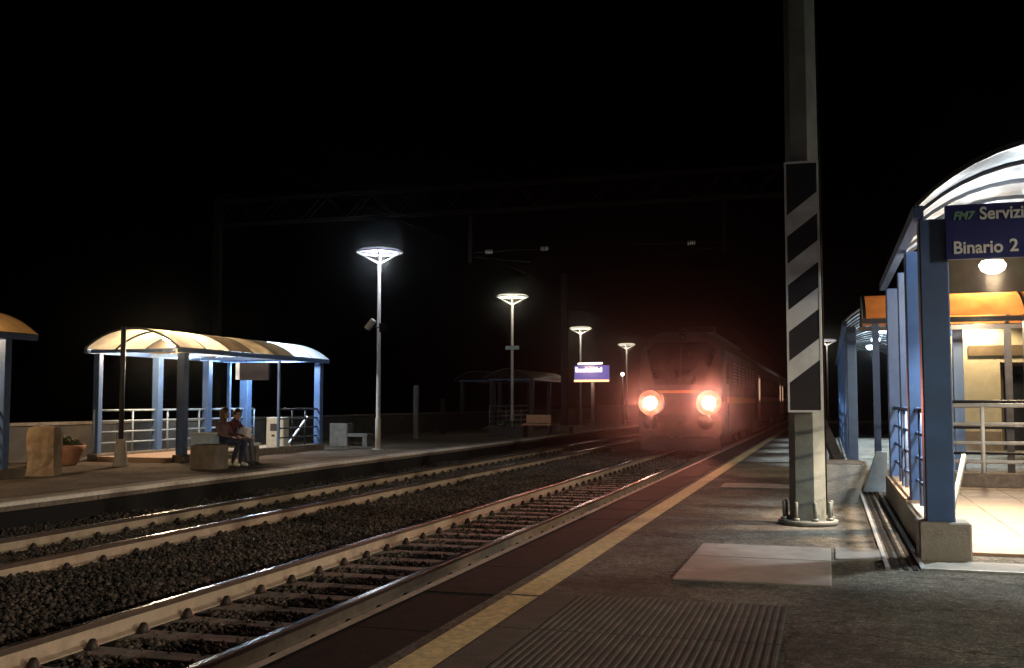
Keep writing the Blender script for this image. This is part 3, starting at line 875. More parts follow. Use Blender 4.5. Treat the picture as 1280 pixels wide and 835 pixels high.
# ------------------------------------------------------------------ station building on the right
bl = empty("station_building", (3.45, 33.0, 0.0), "pale yellow plastered station building behind the amber canopy", "building")
wl = MB()
openings = [(1.35, 2.75, 0.0, 2.55), (4.4, 5.6, 0.9, 2.6), (7.2, 8.4, 0.9, 2.6)]
def wall_with_openings(mb, x0, x1, z0, z1, ops, y0, y1):
    xs = sorted({x0, x1, *[o[0] for o in ops], *[o[1] for o in ops]})
    for a, b in zip(xs[:-1], xs[1:]):
        op = [o for o in ops if o[0] <= a and o[1] >= b]
        if not op: mb.box(a, b, y0, y1, z0, z1)
        else:
            o = op[0]
            if o[2] > z0: mb.box(a, b, y0, y1, z0, o[2])
            if o[3] < z1: mb.box(a, b, y0, y1, o[3], z1)
wall_with_openings(wl, 0, 12, 0.0, 7.2, openings, 0.0, 0.4)
wl.box(0.0, 0.4, 0.401, 14, 0.0, 7.2); wl.box(11.6, 12, 0.401, 14, 0.0, 7.2)
wl.build("wall", M['plaster'], bl)
MB().box(0.0, 1.33, -0.05, -0.002, 0.0, 0.55).build("plinth", M['plaster_base'], bl)
MB().box(2.77, 12.0, -0.05, -0.002, 0.0, 0.55).build("plinth", M['plaster_base'], bl)
MB().box(-0.25, 12.25, -0.35, 14.2, 7.2, 7.42).build("roof", M['concrete_dark'], bl)
for k, (a, b, z0, z1) in enumerate(openings):
    d = MB().box(a + 0.002, b - 0.002, 0.22, 0.27, z0 + 0.002, z1 - 0.002).build("door" if k == 0 else "window", M['glass_dark'], bl)
    f = MB()
    for x in (a + 0.05, (a + b) / 2, b - 0.05): f.box(x - 0.045, x + 0.045, 0.17, 0.215, z0 + 0.004, z1 - 0.004)
    f.box(a + 0.1, (a + b) / 2 - 0.05, 0.175, 0.212, z1 - 0.10, z1 - 0.006); f.box((a + b) / 2 + 0.05, b - 0.1, 0.175, 0.212, z1 - 0.10, z1 - 0.006)
    f.build("frame", M['shutter'], d)
    if k > 0: MB().box(a - 0.1, b + 0.1, -0.06, 0.16, z0 - 0.08, z0 - 0.004).build("sill", M['concrete'], bl)
for x in (0.7, 4.2):  # added lamps, tucked behind the canopy, to brighten the facade
    wlp = MB().box(x - 0.12, x + 0.12, -0.34, -0.10, 3.98, 4.06).build("added_wall_lamp", M['dark_steel'], bl)
    MB().bar((x, -0.12, 4.02), (x, -0.003, 4.02), 0.05, 0.05).build("bracket", M['dark_steel'], wlp)
    MB().box(x - 0.10, x + 0.10, -0.32, -0.12, 3.955, 3.977).build("diffuser", M['bulb_warm'], wlp)
    lamp("added_wall_light", bl, (x, -0.45, 3.9), 700, (1.0, 0.82, 0.52), 0.1, 'SPOT', (R(-8), 0, 0), 150, 0.4)
MB().box(0.5, 3.6, -0.04, -0.004, 2.75, 3.05).build("fascia_board", M['shutter'], bl)

# ------------------------------------------------------------------ ring lamps
def ring_lamp(loc, label, mat, power, col, h=5.62, cutoff=False, rr=0.67):
    r = empty("ring_lamp", loc, label, "street lamp", "ring lamps along the platforms")
    MB().tube([(0, 0, 0.0), (0, 0, 0.9), (0, 0, 0.95), (0, 0, h - 0.08)], [0.085, 0.085, 0.065, 0.05], 12).build("pole", M['lamp_pole'], r)
    MB().lathe([(0.0, 0.0), (0.17, 0.0), (0.17, 0.025), (0.0, 0.025)], 14).build("base_plate", M['lamp_pole'], r)
    for k in range(4):
        a = math.pi * k / 2 + 0.35
        MB().tube([(0, 0, h - 0.12), (0.06 * math.cos(a), 0.06 * math.sin(a), h - 0.07), (rr * math.cos(a), rr * math.sin(a), h + 0.24)], 0.024, 8).build("arm", M['white_paint'], r)
    # ring
    ring = MB(); nn = 36
    v = []
    for k in range(nn):
        a = 2 * math.pi * k / nn
        for t in range(6):
            b = 2 * math.pi * t / 6
            q = rr + 0.03 * math.cos(b)
            v.append((q * math.cos(a), q * math.sin(a), h + 0.25 + 0.03 * math.sin(b)))
    f = []
    for k in range(nn):
        for t in range(6):
            f.append((k * 6 + t, ((k + 1) % nn) * 6 + t, ((k + 1) % nn) * 6 + (t + 1) % 6, k * 6 + (t + 1) % 6))
    ring.add(v, f, True); ring.build("ring", M['white_paint'], r)
    # reflector dome above the ring with the glowing diffuser under it
    MB().lathe([(rr - 0.02, 0.0), (rr - 0.12, 0.05), (rr * 0.5, 0.085), (0.0, 0.10)], 32, (0, 0, h + 0.30)).build("reflector", M['white_paint'], r)
    MB().lathe([(rr - 0.035, 0.0), (rr * 0.4, -0.012), (0.0, -0.016)], 32, (0, 0, h + 0.296)).build("diffuser", mat, r)
    if power > 0:
        if cutoff: lamp("lamp_light", r, (0, 0, h + 0.2), power, col, 0.3, 'SPOT', (0, 0, 0), 171, 0.06)
        else: lamp("lamp_light", r, (0, 0, h + 0.12), power, col, 0.3)
    return r
L1 = ring_lamp((-12.75, 28.4, 0), "tallest cool white ring lamp with a loudspeaker on its pole", M['lamp_cool'], 260, (0.8, 0.88, 1.0))
# loudspeaker and box clamped on the pole
spk = empty("loudspeaker", (-12.75, 28.33, 3.6), "pale tilted loudspeaker clamped to the nearest ring lamp pole", "loudspeaker")
MB().bar((-0.36, 0, -0.02), (-0.14, 0, 0.24), 0.16, 0.13).build("horn", M['white_paint'], spk)
MB().tube([(-0.2, 0, 0.03), (0.12, 0, 0.0)], 0.02, 6).build("clamp", M['dark_steel'], spk)
MB().cbox(0.07, 0.28, -0.09, 0.09, -0.13, 0.13, 0.01).build("box", M['mast_dark'], spk)
L2 = ring_lamp((-12.75, 42.1, 0), "warm white ring lamp standing before the grey unlit shelter", M['lamp_neutral'], 110, NEUT)
MB().box(-0.28, 0.3, -0.07, 0.07, 3.62, 3.78).build("fitting", M['galv'], L2)
L3 = ring_lamp((-14.3, 61.5, 0), "ring lamp whose rim is crossed by the dark catenary mast", M['lamp_neutral'], 100, NEUT)
L4 = ring_lamp((-14.9, 79.8, 0), "smallest ring lamp, just left of the train front", M['lamp_neutral'], 60, NEUT)
ring_lamp((0.0, 79.0, 0), "tiny distant ring lamp seen right of the striped mast", M['lamp_cool'], 60, NEUT)
# two unseen lamps, assumed outside the frame and placed to light the foreground
ring_lamp((17.0, 4.5, 0), "assumed unseen ring lamp on the near platform beside the camera, added to light the foreground", M['lamp_neutral'], 11500, (1.0, 0.90, 0.72), h=4.7, cutoff=True)
ring_lamp((17.0, -8.7, 0), "assumed unseen ring lamp on the near platform behind the camera, added to light the foreground", M['lamp_neutral'], 10500, (1.0, 0.87, 0.67), h=4.7, cutoff=True)
# small lamp under the far ring lamp
sm = empty("floodlight", (-12.6, 66.0, 3.2), "small white floodlight below the smallest ring lamp", "floodlight")
MB().lathe([(0.0, -0.08), (0.09, -0.08), (0.11, 0.02), (0.0, 0.05)], 12, axis='y').build("housing", M['bulb_white'], sm)
MB().tube([(0, 0.05, 0), (0, 0.1, -3.2)], 0.04, 6).build("pole", M['lamp_pole'], sm)

# ------------------------------------------------------------------ lit station sign on the far platform
st = empty("lit_sign", (-12.9, 58.3, 0.0), "blue lit sign panel on a post under the third ring lamp", "sign")
MB().tube([(0.05, 0, 0), (0.05, 0, 2.62)], 0.11, 10).build("post", M['lamp_pole'], st)
pn = MB().cbox(-1.0, 1.0, -0.1, 0.1, 2.62, 3.50, 0.015).build("panel", M['sign_lit'], st)
t = MB()
xx = -0.93
while xx < 0.62:
    w = random.uniform(0.07, 0.15)
    t.box(xx, xx + w, -0.112, -0.102, 3.12, 3.12 + random.choice((0.18, 0.24, 0.27)))
    xx += w + 0.035
t.build("lettering", M['sign_lit_text'], pn)
MB().box(-1.02, 1.02, -0.125, -0.103, 2.56, 2.68).build("lower_edge", M['sign_tube'], pn)
tb = MB().tube([(-0.8, -0.05, 3.60), (0.62, -0.05, 3.62)], 0.055, 8).build("light_tube", M['sign_lit_text'], st)
MB().box(-0.7, -0.64, -0.06, -0.02, 3.505, 3.56).build("tube_bracket", M['dark_steel'], tb)
lamp("lamp_light", st, (-0.1, -0.5, 3.4), 60, (1.0, 0.6, 0.4), 0.2)

# ------------------------------------------------------------------ left platform furniture
M['wall_dark'] = surf('wall_dark', (0.075, 0.062, 0.05), 0.9, (0.035, 0.03, 0.025), 3, 0.3, 40)
bw = empty("boundary_wall", (-18.6, 6, 0), "low grey wall along the back of the far platform", "wall")
wm = MB().cbox(-0.12, 0.12, 0.01, 2.99, 0.0, 0.82, 0.01).mesh("wall_panel", M['wall_dark'])
wc = MB().cbox(-0.16, 0.16, 0.005, 2.995, 0.825, 0.90, 0.01).mesh("wall_cap", M['concrete_dark'])
for k in range(26):
    link("wall_panel", wm, bw, (random.uniform(-0.01, 0.01), 3.0 * k, 0))
    link("wall_cap", wc, bw, (0, 3.0 * k, 0))

def stone_block(loc):
    m = MB(); random.seed(3)
    nx, nz = 5, 7
    # rough boulder-like block: a box with jittered grid faces
    W_, D_, H_ = 0.52, 0.34, 0.93
    v = []; idx = {}
    def P(i, j, k):
        key = (i, j, k)
        if key not in idx:
            x = -W_ / 2 + W_ * i / 4; y = -D_ / 2 + D_ * j / 3; z = H_ * k / 6
            a = 0.022
            x += random.uniform(-a, a); y += random.uniform(-a, a)
            if k > 0: z += random.uniform(-a, a)
            if k == 6:
                x *= 0.95; y *= 0.95
            idx[key] = len(v); v.append((x, y, z))
        return idx[key]
    f = []
    for k in range(6):
        for i in range(4):
            f.append((P(i, 0, k), P(i + 1, 0, k), P(i + 1, 0, k + 1), P(i, 0, k + 1)))
            f.append((P(i + 1, 3, k), P(i, 3, k), P(i, 3, k + 1), P(i + 1, 3, k + 1)))
        for j in range(3):
            f.append((P(4, j, k), P(4, j + 1, k), P(4, j + 1, k + 1), P(4, j, k + 1)))
            f.append((P(0, j + 1, k), P(0, j, k), P(0, j, k + 1), P(0, j + 1, k + 1)))
    for i in range(4):
        for j in range(3):
            f.append((P(i, j, 6), P(i + 1, j, 6), P(i + 1, j + 1, 6), P(i, j + 1, 6)))
    m.add(v, f, False)
    return m.build("stone_block", M['stone_tan'], None, loc, (0, 0, R(14)))
M['stone_tan'] = surf("stone_tan", (0.34, 0.245, 0.15), 0.9, (0.18, 0.125, 0.08), 7, 0.6, 30, c3=(0.24, 0.16, 0.095), scale3=3.0)
tag(stone_block((-14.32, 16.5, 0.0)), "rough tan stone block standing at the left beside the flower planter", "stone block")

pl = empty("flower_planter", (-16.2, 19.3, 0.0), "terracotta bowl planter with pale flowers behind the stone block", "planter")
MB().lathe([(0.0, 0.0), (0.24, 0.0), (0.27, 0.04), (0.40, 0.34), (0.44, 0.44), (0.40, 0.45), (0.36, 0.38), (0.0, 0.37)], 20).build("bowl", M['terracotta'], pl)
MB().lathe([(0.36, 0.383), (0.0, 0.40)], 16).build("soil", M['soil'], pl)
def leaves(name, mat, n, c, rad, size, parent, zs=1.0):
    m = MB()
    for _ in range(n):
        d = Vector((random.gauss(0, 1), random.gauss(0, 1), abs(random.gauss(0, 1)))).normalized() * rad * random.random() ** 0.4
        p = Vector(c) + Vector((d.x, d.y, d.z * zs))
        u = Vector((random.gauss(0, 1), random.gauss(0, 1), random.gauss(0, 1))).normalized()
        w = u.orthogonal().normalized()
        a = size * random.uniform(0.6, 1.3)
        m.add([p - u * a, p + w * a * 0.45, p + u * a, p - w * a * 0.45], [(0, 1, 2, 3)])
    return tag(m.build(name, mat, parent), kind='stuff')
leaves("foliage", M['leaf'], 220, (0, 0, 0.42), 0.34, 0.06, pl, 0.6)
leaves("flowers", M['flower'], 60, (0, 0, 0.52), 0.26, 0.035, pl, 0.6)

dp = empty("dark_pole", (-14.75, 19.3, 0.0), "dark slim pole with sleeved foot in front of the lit shelter", "pole")
MB().tube([(0, 0, 0.55), (0, 0, 3.05)], 0.055, 10).build("pole", M['dark_steel'], dp)
MB().lathe([(0.0, 0.0), (0.17, 0.0), (0.15, 0.05), (0.11, 0.56), (0.055, 0.60), (0.0, 0.6)], 12).build("foot_sleeve", M['concrete'], dp)

cbk = empty("concrete_planter", (-12.47, 19.2, 0.0), "brown square concrete planter left of the couple's bench", "planter")
MB().cbox(-0.30, 0.30, -0.26, 0.26, 0.0, 0.50, 0.02).build("body", M['concrete_dark'], cbk)
MB().box(-0.24, 0.24, -0.20, 0.20, 0.501, 0.515).build("soil", M['soil'], cbk)
pbx = empty("grey_box", (-12.95, 19.75, 0.0), "pale grey box standing behind the brown planter", "box")
MB().cbox(-0.27, 0.27, -0.14, 0.14, 0.0, 0.70, 0.012).build("body", M['rail_paint'], pbx)
MB().cbox(-0.29, 0.29, -0.16, 0.16, 0.705, 0.74, 0.01).build("lid", M['bin_grey'], pbx)

# bench under the couple, its long side along the platform
be = empty("bench", (-12.74, 20.5, 0.0), "slatted bench in front of the lit shelter with a couple on it", "bench")
for i in range(4):
    MB().cbox(-0.24 + 0.125 * i, -0.24 + 0.125 * i + 0.10, -0.8, 0.9, 0.40, 0.44, 0.008).build("seat_slat", M['wood_slat'], be)
for y in (-0.6, 0.7):
    MB().cbox(-0.24, 0.24, y - 0.06, y + 0.06, 0.0, 0.396, 0.01).build("leg", M['concrete_dark'], be)
MB().cbox(-0.25, -0.235, -0.8, 0.9, 0.20, 0.24, 0.004).build("stretcher", M['wood_slat'], be)

cbn = empty("concrete_bench", (-15.0, 30.6, 0.0), "pale concrete bench with high end block near the loudspeaker lamp", "bench")
M['concrete_mid'] = surf("concrete_mid", (0.15, 0.14, 0.125), 0.9, (0.085, 0.08, 0.07), 5, 0.4, 45)
MB().cbox(-0.32, 0.30, -0.25, 0.25, 0.0, 0.72, 0.02).build("end_block", M['concrete_mid'], cbn)
MB().cbox(0.304, 1.0, -0.25, 0.25, 0.30, 0.40, 0.015).build("seat", M['concrete_mid'], cbn)
MB().cbox(0.82, 0.98, -0.22, 0.22, 0.0, 0.298, 0.01).build("leg", M['concrete_mid'], cbn)

wb = empty("ticket_box", (-14.72, 26.0, 0.12), "pale notice box behind the railing inside the lit shelter", "ticket box")
MB().cbox(-0.27, 0.27, -0.16, 0.16, 0.0, 0.86, 0.02).build("body", M['bin_grey'], wb)
MB().box(-0.14, 0.12, -0.168, -0.1605, 0.48, 0.68).build("notice", M['dark_steel'], wb)
MB().box(-0.10, 0.0, -0.168, -0.1605, 0.32, 0.38).build("slot", M['dark_steel'], wb)

M['board_brown'] = surf('board_brown', (0.02, 0.012, 0.009), 0.8)
hs_ = empty("hanging_sign", (-15.05, 25.35, 2.0), "dark hanging board under the lit shelter's roof", "sign")
MB().cbox(-0.48, 0.42, -0.05, 0.05, 0.0, 0.48, 0.008).build("board", M['board_brown'], hs_)
MB().box(-0.60, -0.485, -0.055, 0.055, 0.02, 0.48).build("lit_edge", M['white_paint'], hs_)  # lamplit end of the board put in as a white strip
for x in (-0.3, 0.25):
    MB().tube([(x, 0, 0.48), (x, 0, 0.72)], 0.012, 6).build("hanger", M['dark_steel'], hs_)

for (x, y, h, lab) in ((-15.28, 37.6, 2.05, "bare pale concrete post right of the tallest ring lamp"), (-16.4, 43.5, 1.55, "darker short post between the pale post and the grey shelter")):
    o = MB().cbox(-0.09, 0.09, -0.09, 0.09, 0.0, h, 0.012).build("concrete_post", M['concrete_mid'] if h > 1.8 else M['platform_side'], None, (x, y, 0))
    tag(o, lab, "post", "posts behind the far platform")

# furniture before the far shelter
fb = empty("planter_box", (-12.5, 40.6, 0.0), "dark low planter box before the grey unlit shelter", "planter")
MB().cbox(-0.75, 0.75, -0.3, 0.3, 0.0, 0.42, 0.02).build("body", M['wall_dark'], fb)
leaves("foliage", M['leaf'], 160, (0, 0, 0.42), 0.5, 0.08, fb, 0.5)
fb2 = empty("reddish_bench", (-11.9, 43.0, 0.0), "reddish bench with pale seat right of the dark planter box", "bench")
MB().cbox(-0.65, 0.65, -0.22, 0.22, 0.42, 0.48, 0.01).build("seat", M['train_stripe'], fb2)
MB().cbox(-0.55, 0.55, 0.2, 0.25, 0.52, 0.85, 0.01).build("backrest", M['train_stripe'], fb2)
for x in (-0.55, 0.55):
    MB().cbox(x - 0.05, x + 0.05, -0.2, 0.24, 0.0, 0.418, 0.01).build("leg", M['dark_steel'], fb2)

# ------------------------------------------------------------------ train
FY = 33.6; TX = -4.56
lo = empty("locomotive", (TX, FY, -0.26), "locomotive at the head of the train with two glowing headlights", "locomotive")
def body_section(w, zb, zt, ch):
    h = w / 2
    return [(-h + 0.06, zb), (h - 0.06, zb), (h, zb + 0.1), (h, zt - ch), (h - ch * 0.45, zt - ch * 0.35), (h - ch * 1.3, zt), (-h + ch * 1.3, zt), (-h + ch * 0.45, zt - ch * 0.35), (-h, zt - ch), (-h, zb + 0.1)]
# hull lofted from front to back: nose raked above the waist
sec = []
def loft(stations, mats, name, parent):
    m = MB(); n = len(stations[0][1])
    v = []
    for (ys, poly) in stations:
        for i, (x, z) in enumerate(poly):
            yy = ys(x, z) if callable(ys) else ys
            v.append((x, yy, z))
    f = [tuple(range(n))]
    for k in range(len(stations) - 1):
        for i in range(n):
            j = (i + 1) % n
            f.append((k * n + i, k * n + j, (k + 1) * n + j, (k + 1) * n + i))
    f.append(tuple((len(stations) - 1) * n + i for i in range(n - 1, -1, -1)))
    m.add(v, f)
    return m.build(name, mats, parent)
W_ = 2.78
full = body_section(W_, 0.55, 3.98, 0.45)
front = [(x * 0.96, z) for x, z in full]
# lower body
low = [(-1.30, 0.55), (1.30, 0.55), (1.39, 0.66), (1.39, 2.05), (-1.39, 2.05), (-1.39, 0.66)]
lowf = [(x * 0.95, z) for x, z in low]
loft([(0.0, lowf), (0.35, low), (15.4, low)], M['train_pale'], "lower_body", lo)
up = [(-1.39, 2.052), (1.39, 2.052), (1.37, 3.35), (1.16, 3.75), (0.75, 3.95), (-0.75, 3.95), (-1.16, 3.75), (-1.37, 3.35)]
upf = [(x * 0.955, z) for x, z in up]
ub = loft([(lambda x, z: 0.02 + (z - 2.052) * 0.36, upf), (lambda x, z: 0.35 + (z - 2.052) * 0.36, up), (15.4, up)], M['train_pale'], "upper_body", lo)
# windscreen following the rake: trapezoid narrower at the bottom
def rake(z): return 0.02 + (z - 2.052) * 0.36
def front_plate(pts, off, thick=0.03):
    v = [(x, rake(z) - off, z) for x, z in pts] + [(x, rake(z) - off + thick, z) for x, z in pts]
    n = len(pts)
    f = [tuple(range(n)), tuple(range(2 * n - 1, n - 1, -1))] + [(i, (i + 1) % n, n + (i + 1) % n, n + i) for i in range(n)]
    return MB().add(v, f)
ws = front_plate([(-0.80, 2.22), (0.80, 2.22), (1.13, 3.35), (0.85, 3.62), (-0.85, 3.62), (-1.13, 3.35)], 0.02).build("windscreen", M['glass_dark'], lo)
MB().bar((0.0, rake(2.3) - 0.05, 2.3), (0.0, rake(3.5) - 0.05, 3.5), 0.035, 0.02).build("centre_bar", M['train_dark'], ws)
for sx in (-1, 1):
    MB().bar((sx * 0.30, rake(2.25) - 0.045, 2.25), (sx * 0.62, rake(2.95) - 0.045, 2.95), 0.02, 0.02).build("wiper", M['train_dark'], ws)
# dark band and red panel across the nose
MB().box(-1.05, 1.05, -0.025, -0.003, 1.0, 1.25).build("nose_panel", M['train_dark'], lo)
MB().box(-1.2, 1.2, -0.022, -0.003, 1.95, 2.04).build("nose_band", M['train_stripe'], lo)
for sx in (-1, 1):
    hx = sx * 0.93
    hl = MB().lathe([(0.44, 0.02), (0.44, -0.06), (0.42, -0.085), (0.41, -0.06), (0.41, -0.03), (0.0, -0.005)], 28, (hx, 0, 1.64), axis='y').build("headlight", M['train_dark'], lo)
    MB().lathe([(0.405, -0.055), (0.33, -0.035), (0.24, -0.028), (0.0, -0.012)], 28, (hx, 0, 1.64), axis='y').build("halo_disc", M['halo_glow'], hl)  # glowing disc added as the lens's bloom halo
    MB().lathe([(0.0, -0.072), (0.16, -0.066), (0.24, -0.046), (0.0, -0.04)], 28, (hx, 0, 1.64), axis='y').build("lens", M['headlamp'], hl)
    lamp("headlight_beam", lo, (hx, -0.14, 1.64), 5400, (1.0, 0.29, 0.20), 0.2, 'SPOT', (R(90), 0, math.pi), 26, 1.0)
    # buffers
    bf = MB().lathe([(0.09, 0.0), (0.09, -0.38), (0.23, -0.40), (0.24, -0.46), (0.0, -0.48)], 18, (sx * 0.87, 0, 1.02), axis='y').build("buffer", M['train_dark'], lo)
    MB().box(sx * 0.87 - 0.17, sx * 0.87 + 0.17, -0.04, -0.0035, 0.86, 1.18).build("buffer_plate", M['train_dark'], bf)
hk = MB().bar((0, -0.02, 0.98), (0, -0.32, 0.98), 0.09, 0.14); hk.build("coupling_hook", M['train_dark'], lo)
MB().prism([(-1.3, 0.12), (1.3, 0.12), (1.25, 0.52), (-1.25, 0.52)], 'y', 0.1, 0.16).build("snow_plough", M['train_dark'], lo)
MB().lathe([(0.0, -0.03), (0.12, -0.03), (0.13, 0.02)], 16, (0, rake(3.75), 3.78), axis='y').build("top_lamp", M['glass_dark'], lo)
# flank: doors, grilles, stripe
for sx in (-1, 1):
    x = sx * 1.392
    MB().box(min(x, x + sx * 0.012), max(x, x + sx * 0.012), 1.2, 15.0, 1.62, 1.84).build("side_stripe", M['train_stripe'], lo)
    d = MB().box(min(x, x + sx * 0.02), max(x, x + sx * 0.02), 1.55, 2.2, 0.72, 1.615).build("cab_door", M['train_pale'], lo)
    MB().tube([(x + sx * 0.05, 1.48, 0.7), (x + sx * 0.05, 1.48, 2.4)], 0.02, 6).build("grab_rail", M['galv'], lo)
    cw = MB().box(min(x, x + sx * 0.012), max(x, x + sx * 0.012), 1.0, 1.95, 2.25, 3.0).build("cab_window", M['glass_dark'], lo)
    for k in range(6):
        y = 3.4 + 1.9 * k
        gr = MB().box(min(x, x + sx * 0.014), max(x, x + sx * 0.014), y, y + 1.35, 2.25, 3.1).build("grille", M['train_dark'], lo)
        sl_ = MB()
        for q in range(7):
            sl_.box(min(x + sx * 0.015, x + sx * 0.024), max(x + sx * 0.015, x + sx * 0.024), y + 0.03, y + 1.32, 2.29 + 0.115 * q, 2.33 + 0.115 * q)
        sl_.build("grille_slat", M['galv'], gr)
    for k in range(7):
        y = 2.9 + 1.9 * k
        MB().box(min(x, x + sx * 0.01), max(x, x + sx * 0.01), y, y + 0.05, 0.68, 3.25).build("panel_seam", M['train_roof'], lo)
rfb = MB(); rfb.box(-0.85, 0.85, 2.6, 14.0, 3.951, 4.08); rfb.build("roof", M['train_roof'], lo)
pan = MB()
for a, b in (((-0.5, 5.0, 4.1), (-0.5, 6.4, 4.35)), ((0.5, 5.0, 4.1), (0.5, 6.4, 4.35)), ((-0.5, 6.4, 4.35), (-0.6, 5.2, 4.42)), ((0.5, 6.4, 4.35), (0.6, 5.2, 4.42)), ((-0.8, 5.2, 4.44), (0.8, 5.2, 4.44))):
    pan.bar(a, b, 0.04, 0.04)
pan.build("pantograph", M['train_dark'], lo)
def bogie(parent, y):
    b = MB().box(-1.05, -0.93, y - 1.5, y + 1.5, 0.42, 0.70); b.box(0.93, 1.05, y - 1.5, y + 1.5, 0.42, 0.70); b.box(-0.9, 0.9, y - 0.3, y + 0.3, 0.45, 0.549)
    b.build("bogie", M['train_dark'], parent)
    for yy in (y - 1.2, y + 1.2):
        for sx in (-1, 1):
            MB().lathe([(0.0, -0.065), (0.40, -0.065), (0.46, -0.05), (0.46, 0.065), (0.0, 0.065)], 18, (sx * 0.76, yy, 0.465), axis='x').build("wheel", M['train_dark'], parent)
bogie(lo, 3.4); bogie(lo, 12.4)

def coach(y, label):
    c = empty("coach", (TX, y, -0.26), label, "railway coach", "coaches behind the locomotive")
    L = 26.0
    prof = body_section(2.78, 0.75, 3.85, 0.5)
    MB().prism(prof, 'y', 0.0, L).build("body", M['coach_side'], c)
    for sx in (-1, 1):
        x = sx * 1.392
        for k in range(14):
            yy = 3.2 + 1.45 * k
            MB().box(min(x, x + sx * 0.012), max(x, x + sx * 0.012), yy, yy + 1.05, 1.95, 2.85).build("window", M['glass_dark'], c)
        for k, yy in enumerate((0.9, L - 2.3)):
            dd = MB().box(min(x, x + sx * 0.014), max(x, x + sx * 0.014), yy, yy + 1.3, 0.85, 2.95).build("door", M['train_stripe'], c)
            MB().box(min(x + sx * 0.016, x + sx * 0.022), max(x + sx * 0.016, x + sx * 0.022), yy + 0.2, yy + 1.1, 1.75, 2.8).build("pane", M['coach_lit'] if sx > 0 else M['glass_dark'], dd)
        MB().box(min(x, x + sx * 0.01), max(x, x + sx * 0.01), 2.6, L - 2.6, 1.5, 1.66).build("side_stripe", M['train_pale'], c)
    MB().box(-0.7, 0.7, 0.3, L - 0.3, 3.851, 3.95).build("roof", M['train_roof'], c)
    bogie(c, 4.0); bogie(c, L - 4.0)
    return c
coach(FY + 16.4, "dark reddish coach coupled right behind the locomotive")
coach(FY + 43.2, "second reddish coach at the far end of the train")

